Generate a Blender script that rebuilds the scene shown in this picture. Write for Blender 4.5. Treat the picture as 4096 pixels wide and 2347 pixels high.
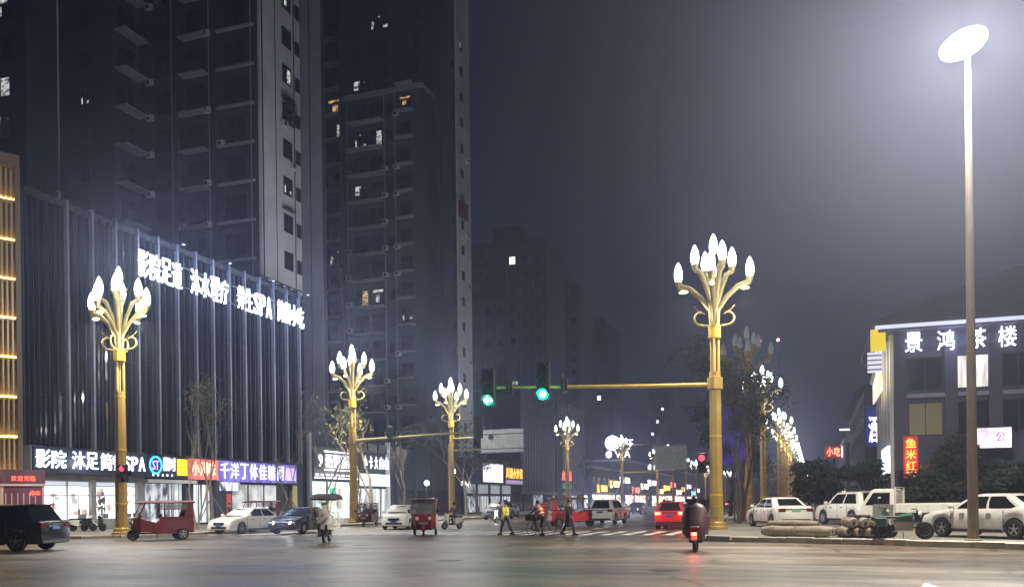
import bpy, math, random
from mathutils import Vector, Matrix, Euler, Quaternion
R = math.radians
for o in list(bpy.data.objects):
    bpy.data.objects.remove(o)
scene = bpy.context.scene
COL = scene.collection

# ---------------------------------------------------------------- camera, world, light, exposure
# world frame: +Y runs up the avenue, +X to the right of it, camera at the origin 1.55 m above the road
cam_d = bpy.data.cameras.new('camera')
cam = bpy.data.objects.new('camera', cam_d)
COL.objects.link(cam)
cam_d.sensor_width = 36.0
cam_d.lens = 31.17
cam_d.shift_y = 0.2043
cam_d.clip_start = 0.1
cam_d.clip_end = 4000
YAW = math.atan(750 / 2200)
cam.matrix_world = (Matrix.Translation((0, 0, 1.55)) @ Matrix.Rotation(YAW, 4, 'Z')
                    @ Matrix.Rotation(R(90), 4, 'X') @ Matrix.Rotation(-0.012, 4, 'Z'))
scene.camera = cam

world = bpy.data.worlds.new('World')
scene.world = world
world.use_nodes = True
wn, wl = world.node_tree.nodes, world.node_tree.links
wn.clear()
w_out = wn.new('ShaderNodeOutputWorld')
w_add = wn.new('ShaderNodeAddShader')
w_sky = wn.new('ShaderNodeTexSky')
w_sky.sky_type = 'NISHITA'
w_sky.sun_disc = False
w_sky.sun_elevation = R(-3)
w_sky.sun_rotation = R(200)
w_b1 = wn.new('ShaderNodeBackground')
w_b1.inputs['Strength'].default_value = 0.05
w_b2 = wn.new('ShaderNodeBackground')          # overcast night sky lit by the town
w_b2.inputs['Color'].default_value = (0.34, 0.45, 1.0, 1)
w_b2.inputs['Strength'].default_value = 0.015
wl.new(w_sky.outputs['Color'], w_b1.inputs['Color'])
wl.new(w_b1.outputs[0], w_add.inputs[0])
wl.new(w_b2.outputs[0], w_add.inputs[1])
wl.new(w_add.outputs[0], w_out.inputs['Surface'])

sun_d = bpy.data.lights.new('moonlight', 'SUN')
sun_d.energy = 0.015
sun_d.angle = R(12)
sun_d.color = (0.75, 0.85, 1.0)
sun = bpy.data.objects.new('moonlight', sun_d)
sun.rotation_euler = (R(35), 0, R(20))
COL.objects.link(sun)

vs = scene.view_settings
vs.view_transform = 'Standard'
vs.look = 'None'
vs.gamma = 1
vs.exposure = 0.0
vs.use_curve_mapping = False
cy = scene.cycles
cy.max_bounces = 5
cy.adaptive_threshold = 0.02
cy.diffuse_bounces = 2
cy.glossy_bounces = 3
cy.transmission_bounces = 3
cy.transparent_max_bounces = 10
cy.volume_bounces = 0
cy.caustics_reflective = False
cy.caustics_refractive = False
cy.sample_clamp_indirect = 2.5
cy.sample_clamp_direct = 12
cy.use_denoising = True
try:
    cy.denoiser = 'OPENIMAGEDENOISE'
except Exception:
    pass

# ---------------------------------------------------------------- materials
MATS = {}


def mat(name, col, rough=0.6, metal=0.0, var=0.0, vscale=3.0, bump=0.0, bscale=20.0, emit=None, es=0.0, spec=0.5,
        alpha=1.0, sample=True, col2=None, coat=0.0):
    if name in MATS:
        return MATS[name]
    m = bpy.data.materials.new(name)
    m.use_nodes = True
    nt = m.node_tree
    b = nt.nodes['Principled BSDF']
    b.inputs['Base Color'].default_value = (*col, 1)
    b.inputs['Roughness'].default_value = rough
    b.inputs['Metallic'].default_value = metal
    b.inputs['Specular IOR Level'].default_value = spec
    if coat:
        b.inputs['Coat Weight'].default_value = coat
    if alpha < 1:
        b.inputs['Alpha'].default_value = alpha
    if emit:
        b.inputs['Emission Color'].default_value = (*emit, 1)
        b.inputs['Emission Strength'].default_value = es
        m.cycles.emission_sampling = 'AUTO' if sample else 'NONE'
    if var or bump:
        tc = nt.nodes.new('ShaderNodeTexCoord')
        if var:
            nz = nt.nodes.new('ShaderNodeTexNoise')
            nz.inputs['Scale'].default_value = vscale
            nz.inputs['Detail'].default_value = 6
            nz.inputs['Roughness'].default_value = 0.65
            nt.links.new(tc.outputs['Object'], nz.inputs['Vector'])
            rp = nt.nodes.new('ShaderNodeValToRGB')
            c2 = col2 or tuple(c * (1 - var) for c in col)
            c1 = col if col2 else tuple(min(1, c * (1 + var * 0.5)) for c in col)
            rp.color_ramp.elements[0].position = 0.32
            rp.color_ramp.elements[1].position = 0.68
            rp.color_ramp.elements[0].color = (*c2, 1)
            rp.color_ramp.elements[1].color = (*c1, 1)
            nt.links.new(nz.outputs['Fac'], rp.inputs['Fac'])
            nt.links.new(rp.outputs['Color'], b.inputs['Base Color'])
            mr = nt.nodes.new('ShaderNodeMapRange')
            mr.inputs['To Min'].default_value = max(0.02, rough - 0.12)
            mr.inputs['To Max'].default_value = min(1, rough + 0.12)
            nt.links.new(nz.outputs['Fac'], mr.inputs['Value'])
            nt.links.new(mr.outputs['Result'], b.inputs['Roughness'])
        if bump:
            n2 = nt.nodes.new('ShaderNodeTexNoise')
            n2.inputs['Scale'].default_value = bscale
            n2.inputs['Detail'].default_value = 4
            nt.links.new(tc.outputs['Object'], n2.inputs['Vector'])
            bp = nt.nodes.new('ShaderNodeBump')
            bp.inputs['Strength'].default_value = bump
            bp.inputs['Distance'].default_value = 0.02
            nt.links.new(n2.outputs['Fac'], bp.inputs['Height'])
            nt.links.new(bp.outputs['Normal'], b.inputs['Normal'])
    MATS[name] = m
    return m


def lit(name, col, s, sample=False, base=None):
    return mat(name, base or tuple(c * 0.5 for c in col), 0.4, emit=col, es=s, sample=sample)


def lit_var(name, c1, c2, s, scale, sample=False, detail=3.0):
    """a back-lit surface whose print or shelves vary in brightness"""
    if name in MATS:
        return MATS[name]
    m = bpy.data.materials.new(name)
    m.use_nodes = True
    nt = m.node_tree
    b = nt.nodes['Principled BSDF']
    b.inputs['Roughness'].default_value = 0.25
    b.inputs['Base Color'].default_value = (*c1, 1)
    tc = nt.nodes.new('ShaderNodeTexCoord')
    mp = nt.nodes.new('ShaderNodeMapping')
    mp.inputs['Scale'].default_value = scale
    nz = nt.nodes.new('ShaderNodeTexNoise')
    nz.inputs['Scale'].default_value = 1
    nz.inputs['Detail'].default_value = detail
    rp = nt.nodes.new('ShaderNodeValToRGB')
    rp.color_ramp.elements[0].position = 0.38
    rp.color_ramp.elements[1].position = 0.6
    rp.color_ramp.elements[0].color = (*c2, 1)
    rp.color_ramp.elements[1].color = (*c1, 1)
    nt.links.new(tc.outputs['Object'], mp.inputs['Vector'])
    nt.links.new(mp.outputs['Vector'], nz.inputs['Vector'])
    nt.links.new(nz.outputs['Fac'], rp.inputs['Fac'])
    nt.links.new(rp.outputs['Color'], b.inputs['Emission Color'])
    nt.links.new(rp.outputs['Color'], b.inputs['Base Color'])
    b.inputs['Emission Strength'].default_value = s
    m.cycles.emission_sampling = 'AUTO' if sample else 'NONE'
    MATS[name] = m
    return m


def asphalt_material():
    m = bpy.data.materials.new('asphalt')
    m.use_nodes = True
    nt = m.node_tree
    N, L = nt.nodes.new, nt.links.new
    b = nt.nodes['Principled BSDF']
    g = N('ShaderNodeNewGeometry')
    # broad worn lanes and patches
    n1 = N('ShaderNodeTexNoise'); n1.inputs['Scale'].default_value = 0.16; n1.inputs['Detail'].default_value = 8
    mp = N('ShaderNodeMapping'); mp.inputs['Scale'].default_value = (0.16, 0.55, 1); mp.inputs['Rotation'].default_value = (0, 0, R(14))
    n2 = N('ShaderNodeTexNoise'); n2.inputs['Scale'].default_value = 1.0; n2.inputs['Detail'].default_value = 7; n2.inputs['Roughness'].default_value = 0.6
    n3 = N('ShaderNodeTexNoise'); n3.inputs['Scale'].default_value = 55; n3.inputs['Detail'].default_value = 3
    L(g.outputs['Position'], n1.inputs['Vector'])
    L(g.outputs['Position'], mp.inputs['Vector'])
    L(mp.outputs['Vector'], n2.inputs['Vector'])
    L(g.outputs['Position'], n3.inputs['Vector'])
    ad = N('ShaderNodeMath'); ad.operation = 'ADD'
    L(n1.outputs['Fac'], ad.inputs[0]); L(n2.outputs['Fac'], ad.inputs[1])
    ad2 = N('ShaderNodeMath'); ad2.operation = 'MULTIPLY_ADD'
    L(n3.outputs['Fac'], ad2.inputs[0]); ad2.inputs[1].default_value = 0.4; L(ad.outputs[0], ad2.inputs[2])
    rp = N('ShaderNodeValToRGB')
    rp.color_ramp.elements[0].position = 0.78; rp.color_ramp.elements[0].color = (0.040, 0.031, 0.023, 1)
    rp.color_ramp.elements[1].position = 1.42; rp.color_ramp.elements[1].color = (0.140, 0.108, 0.080, 1)
    # ramp positions live in 0..1: rescale
    mr = N('ShaderNodeMapRange'); mr.inputs['From Min'].default_value = 0.75; mr.inputs['From Max'].default_value = 1.5
    rp.color_ramp.elements[0].position = 0.15; rp.color_ramp.elements[1].position = 0.9
    L(ad2.outputs[0], mr.inputs['Value']); L(mr.outputs['Result'], rp.inputs['Fac'])
    # tar-sealed cracks
    wv = N('ShaderNodeTexNoise'); wv.inputs['Scale'].default_value = 0.5; wv.inputs['Detail'].default_value = 4
    L(g.outputs['Position'], wv.inputs['Vector'])
    mxv = N('ShaderNodeMix'); mxv.data_type = 'VECTOR'; mxv.inputs['Factor'].default_value = 0.12
    L(g.outputs['Position'], mxv.inputs[4])
    sc = N('ShaderNodeVectorMath'); sc.operation = 'SCALE'; sc.inputs['Scale'].default_value = 14
    L(wv.outputs['Color'], sc.inputs[0]); L(sc.outputs[0], mxv.inputs[5])
    vo = N('ShaderNodeTexVoronoi'); vo.feature = 'DISTANCE_TO_EDGE'; vo.inputs['Scale'].default_value = 0.21
    L(mxv.outputs[1], vo.inputs['Vector'])
    cr = N('ShaderNodeMapRange'); cr.inputs['From Min'].default_value = 0.006; cr.inputs['From Max'].default_value = 0.024
    L(vo.outputs['Distance'], cr.inputs['Value'])
    # square repair patches
    vp = N('ShaderNodeTexVoronoi'); vp.distance = 'CHEBYCHEV'; vp.inputs['Scale'].default_value = 0.13
    L(g.outputs['Position'], vp.inputs['Vector'])
    pm = N('ShaderNodeMapRange'); pm.inputs['To Min'].default_value = 0.62; pm.inputs['To Max'].default_value = 1.3
    L(vp.outputs['Color'], pm.inputs['Value'])
    # oil-dark tyre tracks running across the junction
    mt = N('ShaderNodeMapping'); mt.inputs['Scale'].default_value = (0.02, 0.9, 1); mt.inputs['Rotation'].default_value = (0, 0, R(-9))
    L(g.outputs['Position'], mt.inputs['Vector'])
    nt_ = N('ShaderNodeTexNoise'); nt_.inputs['Scale'].default_value = 1.0; nt_.inputs['Detail'].default_value = 5; nt_.inputs['Roughness'].default_value = 0.7
    L(mt.outputs['Vector'], nt_.inputs['Vector'])
    tm = N('ShaderNodeMapRange'); tm.inputs['From Min'].default_value = 0.35; tm.inputs['From Max'].default_value = 0.62; tm.inputs['To Min'].default_value = 0.42; tm.inputs['To Max'].default_value = 1.25
    L(nt_.outputs['Fac'], tm.inputs['Value'])
    m1 = N('ShaderNodeMath'); m1.operation = 'MULTIPLY'; L(pm.outputs['Result'], m1.inputs[0]); L(tm.outputs['Result'], m1.inputs[1])
    c2 = N('ShaderNodeMapRange'); c2.inputs['To Min'].default_value = 0.35; c2.inputs['To Max'].default_value = 1.0
    L(cr.outputs['Result'], c2.inputs['Value'])
    m2 = N('ShaderNodeMath'); m2.operation = 'MULTIPLY'; L(m1.outputs[0], m2.inputs[0]); L(c2.outputs['Result'], m2.inputs[1])
    vm = N('ShaderNodeVectorMath'); vm.operation = 'SCALE'
    L(rp.outputs['Color'], vm.inputs[0]); L(m2.outputs[0], vm.inputs['Scale'])
    L(vm.outputs[0], b.inputs['Base Color'])
    # polished, slightly damp wheel paths
    rr = N('ShaderNodeMapRange'); rr.inputs['From Min'].default_value = 0.3; rr.inputs['From Max'].default_value = 0.7
    rr.inputs['To Min'].default_value = 0.27; rr.inputs['To Max'].default_value = 0.52
    L(n2.outputs['Fac'], rr.inputs['Value']); L(rr.outputs['Result'], b.inputs['Roughness'])
    b.inputs['Specular IOR Level'].default_value = 0.42
    bp = N('ShaderNodeBump'); bp.inputs['Strength'].default_value = 0.35; bp.inputs['Distance'].default_value = 0.012
    L(n3.outputs['Fac'], bp.inputs['Height'])
    L(bp.outputs['Normal'], b.inputs['Normal'])
    return m


def paint_material():
    m = bpy.data.materials.new('worn_road_paint')
    m.use_nodes = True
    nt = m.node_tree
    N, L = nt.nodes.new, nt.links.new
    b = nt.nodes['Principled BSDF']
    g = N('ShaderNodeNewGeometry')
    n = N('ShaderNodeTexNoise'); n.inputs['Scale'].default_value = 2.2; n.inputs['Detail'].default_value = 9; n.inputs['Roughness'].default_value = 0.75
    rp = N('ShaderNodeValToRGB')
    rp.color_ramp.elements[0].position = 0.34; rp.color_ramp.elements[0].color = (0.12, 0.11, 0.10, 1)
    rp.color_ramp.elements[1].position = 0.48; rp.color_ramp.elements[1].color = (0.74, 0.72, 0.68, 1)
    L(g.outputs['Position'], n.inputs['Vector']); L(n.outputs['Fac'], rp.inputs['Fac']); L(rp.outputs['Color'], b.inputs['Base Color'])
    b.inputs['Roughness'].default_value = 0.55
    return m


M_asphalt = asphalt_material()
M_paint = paint_material()
M_pave = mat('pavement_concrete', (0.20, 0.185, 0.16), 0.8, var=0.35, vscale=0.8, bump=0.3)
M_kerb = mat('kerb_stone', (0.42, 0.38, 0.32), 0.75, var=0.35, vscale=2.2, bump=0.3)
M_earth = mat('dark_ground', (0.06, 0.055, 0.05), 0.9, var=0.4, vscale=0.2)
M_gold = mat('gold_paint', (0.52, 0.35, 0.09), 0.42, 0.25, var=0.18, vscale=1.5)
M_goldbright = mat('bright_gold_paint', (0.78, 0.52, 0.05), 0.38, 0.2)
M_palegold = mat('pale_gold_paint', (0.36, 0.30, 0.12), 0.42, 0.15, var=0.15, vscale=3)
M_bud = lit('lamp_bud_glow', (0.86, 0.95, 1.0), 6.0, base=(0.8, 0.8, 0.8))
M_budoff = mat('unlit_frosted_bud', (0.62, 0.66, 0.74), 0.25)
M_down = lit('downlight_glow', (1.0, 0.93, 0.75), 5.0, base=(0.8, 0.8, 0.8))
M_flood = lit('floodlight_glow', (1.0, 0.98, 0.95), 60.0, base=(0.8, 0.8, 0.8))
M_steel = mat('galvanised_steel', (0.42, 0.42, 0.42), 0.4, 0.6, var=0.2, vscale=4)
M_greypole = mat('weathered_pole_paint', (0.20, 0.165, 0.11), 0.5, 0.1, var=0.25, vscale=1.2)
M_dkmetal = mat('dark_metal', (0.03, 0.032, 0.035), 0.45, 0.3)
M_black = mat('black_plastic', (0.012, 0.012, 0.013), 0.5)
M_rubber = mat('tyre_rubber', (0.014, 0.014, 0.014), 0.8)
M_rim = mat('alloy_rim', (0.55, 0.55, 0.56), 0.3, 0.7)
M_carglass = mat('car_glass', (0.008, 0.010, 0.012), 0.06, spec=0.6)
M_white = mat('white_car_paint', (0.76, 0.75, 0.72), 0.28, coat=0.6, var=0.06, vscale=1.2)
M_blackcar = mat('black_car_paint', (0.010, 0.011, 0.016), 0.22, coat=0.8)
M_bluecar = mat('dark_blue_car_paint', (0.035, 0.045, 0.085), 0.25, coat=0.8)
M_silver = mat('silver_car_paint', (0.36, 0.37, 0.38), 0.3, 0.3, coat=0.6)
M_redcar = mat('red_car_paint', (0.38, 0.020, 0.022), 0.3, coat=0.6)
M_redtrike = mat('red_trike_paint', (0.15, 0.007, 0.014), 0.35, coat=0.4, var=0.15, vscale=3)
M_darkred = mat('dark_red_panel', (0.13, 0.012, 0.016), 0.5)
M_head = lit('headlight_glow', (0.92, 0.96, 1.0), 60.0, base=(0.8, 0.8, 0.8))
M_headoff = mat('headlight_lens', (0.62, 0.65, 0.68), 0.12, spec=0.7)
M_tail = mat('tail_lens', (0.10, 0.006, 0.006), 0.2)
M_brake = lit('brake_glow', (1.0, 0.05, 0.03), 20.0)
M_amber = lit('amber_glow', (1.0, 0.38, 0.04), 7.0)
M_plate = mat('blue_plate', (0.03, 0.07, 0.32), 0.4)
M_plateg = mat('green_plate', (0.24, 0.46, 0.32), 0.4)
M_chrome = mat('chrome', (0.65, 0.66, 0.67), 0.15, 0.9)
M_cglass = mat('curtain_wall_glass', (0.006, 0.009, 0.018), 0.07, spec=0.7)
M_fin = mat('aluminium_fin', (0.035, 0.04, 0.055), 0.4, 0.4, var=0.2, vscale=0.5)
M_finthick = mat('aluminium_mullion', (0.24, 0.26, 0.32), 0.42, 0.3, var=0.25, vscale=0.6)
M_frame = mat('dark_frame', (0.03, 0.033, 0.04), 0.5)
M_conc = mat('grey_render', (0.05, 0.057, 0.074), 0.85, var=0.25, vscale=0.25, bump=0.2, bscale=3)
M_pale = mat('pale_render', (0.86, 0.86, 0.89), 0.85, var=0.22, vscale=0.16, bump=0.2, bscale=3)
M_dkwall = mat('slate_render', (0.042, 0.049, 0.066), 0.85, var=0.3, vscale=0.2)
M_greenlit = mat('dim_green_render', (0.055, 0.08, 0.085), 0.85, var=0.3, vscale=0.1)  # green glow of the traffic signals put into the wall colour
M_slab = mat('balcony_slab', (0.36, 0.37, 0.39), 0.8, var=0.2, vscale=1)
M_pane = mat('window_glass', (0.008, 0.010, 0.015), 0.12)
M_wlit = lit_var('lit_room_white', (0.9, 0.95, 0.9), (0.05, 0.06, 0.06), 0.8, (1.4, 1.4, 2.6))
M_wfar = lit('far_window_glow', (0.92, 0.96, 1.0), 3.0)
M_wwarm = lit_var('lit_room_warm', (1.0, 0.62, 0.25), (0.05, 0.015, 0.005), 0.8, (1.1, 1.1, 2.2))
M_stone = mat('shopfront_stone', (0.32, 0.32, 0.31), 0.7, var=0.25, vscale=1)
M_bark = mat('bark', (0.22, 0.19, 0.145), 0.9, var=0.4, vscale=5, bump=0.6)
M_leafA = mat('winter_leaf', (0.20, 0.20, 0.075), 0.6, var=0.5, vscale=1.2)
M_leafB = mat('evergreen_leaf', (0.028, 0.045, 0.024), 0.55, var=0.5, vscale=0.9)
M_bark2 = mat('dark_bark', (0.05, 0.042, 0.034), 0.9, var=0.4, vscale=5, bump=0.6)
M_leafC = mat('willow_leaf', (0.040, 0.046, 0.022), 0.6, var=0.5, vscale=1.2)
M_skin = mat('skin', (0.42, 0.26, 0.18), 0.55)
M_hair = mat('black_hair', (0.010, 0.009, 0.009), 0.5)
M_clothblk = mat('black_cloth', (0.012, 0.012, 0.015), 0.85)
M_clothnavy = mat('navy_cloth', (0.025, 0.028, 0.055), 0.85)
M_clothbrn = mat('brown_cloth', (0.075, 0.045, 0.035), 0.85, var=0.3, vscale=4)
M_hivis = mat('hi_vis_yellow', (0.86, 0.90, 0.02), 0.6, emit=(0.8, 0.85, 0.02), es=0.0)
M_orange = mat('orange_vest', (0.80, 0.16, 0.02), 0.6)
M_refl = mat('reflective_tape', (0.85, 0.86, 0.86), 0.3)
M_shoe = mat('shoe', (0.02, 0.02, 0.02), 0.6)
M_white2 = mat('white_plastic', (0.66, 0.66, 0.64), 0.45)
M_signback = mat('sign_board_grey', (0.72, 0.74, 0.66), 0.5, 0.1, var=0.25, vscale=1.5)

# ---------------------------------------------------------------- object helpers


def link(o, parent=None):
    COL.objects.link(o)
    if parent is not None:
        o.parent = parent
    return o


def tag(o, label=None, cat=None, group=None, kind=None):
    if label:
        o['label'] = label
    if cat:
        o['category'] = cat
    if group:
        o['group'] = group
    if kind:
        o['kind'] = kind
    return o


def empty(name, loc=(0, 0, 0), rz=0.0, label=None, cat=None, group=None, kind=None, parent=None):
    o = bpy.data.objects.new(name, None)
    o.empty_display_size = 0.3
    o.location = loc
    o.rotation_euler = (0, 0, rz)
    link(o, parent)
    return tag(o, label, cat, group, kind)


def inst(name, me, parent=None, loc=(0, 0, 0), rot=(0, 0, 0), scale=(1, 1, 1)):
    o = bpy.data.objects.new(name, me)
    o.location = loc
    o.rotation_euler = rot
    o.scale = scale
    return link(o, parent)


def copy_tree(o, parent=None, swap=None):
    c = o.copy()
    COL.objects.link(c)
    c.parent = parent
    for ch in list(o.children):
        if ch.type != 'LIGHT':
            copy_tree(ch, c)
    return c


class MB:
    """collects primitives, then becomes ONE mesh object"""

    def __init__(self):
        self.v = []
        self.f = []
        self.mi = []
        self.cur = 0

    def _add(self, vs, fs):
        k = len(self.v)
        self.v.extend([tuple(p) for p in vs])
        for f in fs:
            self.f.append(tuple(i + k for i in f))
            self.mi.append(self.cur)
        return self

    def box(self, x0, x1, y0, y1, z0, z1):
        return self._add([(x0, y0, z0), (x1, y0, z0), (x1, y1, z0), (x0, y1, z0), (x0, y0, z1), (x1, y0, z1), (x1, y1, z1), (x0, y1, z1)],
                         [(0, 3, 2, 1), (4, 5, 6, 7), (0, 1, 5, 4), (1, 2, 6, 5), (2, 3, 7, 6), (3, 0, 4, 7)])

    def cbox(self, x0, x1, y0, y1, z0, z1, b=0.02):
        """box with chamfered vertical and top edges"""
        pts = [(x0 + b, y0), (x1 - b, y0), (x1, y0 + b), (x1, y1 - b), (x1 - b, y1), (x0 + b, y1), (x0, y1 - b), (x0, y0 + b)]
        cx, cy_ = (x0 + x1) / 2, (y0 + y1) / 2
        sx = 1 - 2 * b / max(1e-6, abs(x1 - x0)); sy = 1 - 2 * b / max(1e-6, abs(y1 - y0))
        top = [(cx + (p[0] - cx) * sx, cy_ + (p[1] - cy_) * sy) for p in pts]
        rings = [[(p[0], p[1], z0) for p in top], [(p[0], p[1], z0 + b) for p in pts], [(p[0], p[1], z1 - b) for p in pts], [(p[0], p[1], z1) for p in top]]
        return self.loft(rings)

    def loft(self, rings, cap=True, closed=True):
        n = len(rings[0])
        vs = [p for r in rings for p in r]
        fs = []
        for i in range(len(rings) - 1):
            for j in range(n if closed else n - 1):
                a, b = i * n + j, i * n + (j + 1) % n
                fs.append((a, b, b + n, a + n))
        if cap and closed:
            fs.append(tuple(reversed(range(n))))
            fs.append(tuple(range((len(rings) - 1) * n, len(rings) * n)))
        return self._add(vs, fs)

    def tube(self, pts, rad, n=8, cap=True, squash=None):
        pts = [Vector(p) for p in pts]
        if not isinstance(rad, (list, tuple)):
            rad = [rad] * len(pts)
        rings = []
        ref = None
        for i, p in enumerate(pts):
            t = (pts[min(i + 1, len(pts) - 1)] - pts[max(i - 1, 0)])
            if t.length < 1e-9:
                t = Vector((0, 0, 1))
            t.normalize()
            if ref is None:
                ref = Vector((1, 0, 0)) if abs(t.x) < 0.9 else Vector((0, 1, 0))
            a = (ref - t * ref.dot(t))
            if a.length < 1e-6:
                a = t.orthogonal()
            a.normalize()
            b = t.cross(a)
            ref = a
            k = squash or 1.0
            rings.append([p + (a * math.cos(2 * math.pi * j / n) + b * math.sin(2 * math.pi * j / n) * k) * rad[i] for j in range(n)])
        return self.loft(rings, cap)

    def lathe(self, prof, c=(0, 0, 0), n=16, axis='z', ring=False):
        if ring:
            prof = list(prof) + [prof[0]]
        rings = []
        for r, h in prof:
            pts = []
            for j in range(n):
                a = 2 * math.pi * j / n
                u, w = r * math.cos(a), r * math.sin(a)
                if axis == 'z':
                    pts.append((c[0] + u, c[1] + w, c[2] + h))
                elif axis == 'y':
                    pts.append((c[0] + w, c[1] + h, c[2] + u))
                else:
                    pts.append((c[0] + h, c[1] + u, c[2] + w))
            rings.append(pts)
        return self.loft(rings, cap=not ring)

    def prism(self, poly, z0, z1):
        """poly in xy, extruded in z"""
        return self.loft([[(x, y, z0) for x, y in poly], [(x, y, z1) for x, y in poly]])

    def sprism(self, poly, y0, y1):
        """poly in xz, extruded along y"""
        return self.loft([[(x, y1, z) for x, z in poly], [(x, y0, z) for x, z in poly]])

    def quad(self, a, b, c, d):
        return self._add([a, b, c, d], [(0, 1, 2, 3)])

    def poly(self, pts):
        return self._add(pts, [tuple(range(len(pts)))])

    def ball(self, c, r, n=10, m=6, s=(1, 1, 1)):
        rings = []
        for i in range(m + 1):
            t = math.pi * i / m
            rr = max(1e-3, math.sin(t))
            rings.append([(c[0] + r * s[0] * rr * math.cos(2 * math.pi * j / n), c[1] + r * s[1] * rr * math.sin(2 * math.pi * j / n),
                           c[2] - r * s[2] * math.cos(t)) for j in range(n)])
        return self.loft(rings)

    def mesh(self, name, mats, smooth=False):
        me = bpy.data.meshes.new(name)
        me.from_pydata(self.v, [], self.f)
        if not isinstance(mats, (list, tuple)):
            mats = [mats]
        for m in mats:
            me.materials.append(m)
        if len(mats) > 1:
            me.polygons.foreach_set('material_index', self.mi)
        if smooth:
            me.polygons.foreach_set('use_smooth', [True] * len(me.polygons))
            try:
                me.set_sharp_from_angle(angle=R(smooth if smooth > 1 else 40))
            except Exception:
                pass
        me.update()
        return me

    def build(self, name, mats, parent=None, smooth=False, loc=(0, 0, 0), rot=(0, 0, 0)):
        return inst(name, self.mesh(name, mats, smooth), parent, loc, rot)


def heading(theta):
    """rotation about z for a thing whose front is local +x; theta in degrees clockwise from +Y"""
    return R(90 - theta)


# ---------------------------------------------------------------- lettering
_TMP = bpy.data.scenes.new('workshop')      # small side scene in which text and skins are turned into meshes, removed at the end


def to_mesh(ob):
    _TMP.collection.objects.link(ob)
    vl = _TMP.view_layers[0]
    vl.update()
    me = bpy.data.meshes.new_from_object(ob.evaluated_get(vl.depsgraph), depsgraph=vl.depsgraph)
    return me


_GLYPH = {}


def glyph(ch, depth, m):
    key = (ch, depth, m.name)
    if key in _GLYPH:
        return _GLYPH[key]
    cu = bpy.data.curves.new('letter', 'FONT')
    cu.body = ch
    cu.extrude = 0.05
    cu.offset = 0.004
    cu.resolution_u = 2
    tmp = bpy.data.objects.new('letter_tmp', cu)
    me = to_mesh(tmp)
    bpy.data.objects.remove(tmp)
    bpy.data.curves.remove(cu)
    me.name = 'letter'
    if len(me.vertices):
        xs = [v.co.x for v in me.vertices]; ys = [v.co.y for v in me.vertices]
        x0, x1, y0, y1 = min(xs), max(xs), min(ys), max(ys)
        for v in me.vertices:
            v.co.x = (v.co.x - x0) / max(1e-6, x1 - x0)
            v.co.y = (v.co.y - y0) / max(1e-6, y1 - y0)
            v.co.z = (v.co.z + 0.05) / 0.1 * depth
    me.materials.clear()
    me.materials.append(m)
    _GLYPH[key] = me
    return me


def write(parent, text, org, u, cell, w, h, m, depth=0.08, face='+x', name='letter', widths=None):
    """characters from org along direction u (unit), one per cell; letters face +x or -y"""
    rot = (R(90), 0, R(90)) if face == '+x' else (R(90), 0, 0) if face == '-y' else face
    p = Vector(org)
    u = Vector(u)
    for k, ch in enumerate(text):
        if ch != ' ':
            inst(name, glyph(ch, depth, m), parent, p, rot, (w, h, 1))
        p = p + u * (cell * (widths[k] if widths else 1))


rng = random.Random(7)
HAZE = 0.0012

# ================================================================ the setting: ground, road, pavements
g = MB(); g.quad((-900, -300, -0.02), (900, -300, -0.02), (900, 1500, -0.02), (-900, 1500, -0.02))
tag(g.build('ground', M_earth), kind='structure')
g = MB(); g.quad((-200, -60, -0.004), (200, -60, -0.004), (200, 44, -0.004), (-200, 44, -0.004))
g.quad((-40, 44, -0.004), (6, 44, -0.004), (6, 900, -0.004), (-40, 900, -0.004))
road = tag(g.build('road', M_asphalt), kind='structure')

KH = 0.20
# right-hand pavement: corner where the parked cars stand
kerbR = [(-5.2, 600), (-5.2, 40.5), (-5.05, 38.2), (-4.6, 36.4), (-3.9, 35.1), (-2.9, 34.25), (0, 33.1), (1.9, 32.15), (3.9, 30.9), (6.2, 29.3), (9, 27.2), (14, 23.4), (22, 17)]
pav = MB()
poly = [(60, 17), (60, 600)] + kerbR
pav.prism(list(reversed([(x + (0.15 if i > 1 else 0), y + (0.1 if i > 1 else 0)) for i, (x, y) in enumerate(poly)])), -0.05, KH - 0.012)
pavR = tag(pav.build('pavement', M_pave), kind='structure')
# left-hand pavement in front of the shops
kerbL = [(-32.5, 600), (-32.5, 40.5), (-32.9, 38.2), (-33.8, 36.6), (-35.2, 35.7), (-37, 35.4), (-60, 35.0), (-110, 34)]
pav = MB()
poly = kerbL + [(-110, 600)]
pav.prism([(x - (0.1 if i < 6 else 0), y + (0.1 if 3 < i < 8 else 0)) for i, (x, y) in enumerate(poly)], -0.05, 0.15 - 0.012)
pavL = tag(pav.build('pavement', M_pave), kind='structure')


def kerb_row(parent, line, h, step, upto):
    """one stone after another along the kerb line, each its own piece"""
    pts = [Vector((x, y, 0)) for x, y in line]
    segs = []
    for a, b in zip(pts[:-1], pts[1:]):
        segs.append((a, b))
    n = 0
    carry = 0.0
    meshes = {}
    for a, b in segs:
        L = (b - a).length
        d = (b - a) / L
        k = max(1, round(L / step))
        s = L / k
        if k > 160:
            # the far run: one long course
            o = MB(); o.cbox(0, L, -0.16, 0.16, -0.1, h, 0.015)
            far = o.build('kerb_run', M_kerb, parent, loc=a, rot=(0, 0, math.atan2(d.y, d.x)))
            continue
        key = round(s, 2)
        if key not in meshes:
            meshes[key] = [MB().cbox(0.008, s - 0.008, -0.16, 0.16, -0.1, h + e, 0.018).mesh('kerb_stone', M_kerb) for e in (0, 0.012, -0.01)]
        for i in range(k):
            inst('kerb_stone', meshes[key][(n * 7 + i * 3) % 3], parent, a + d * (s * i), (0, 0, math.atan2(d.y, d.x)))
            n += 1


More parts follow.
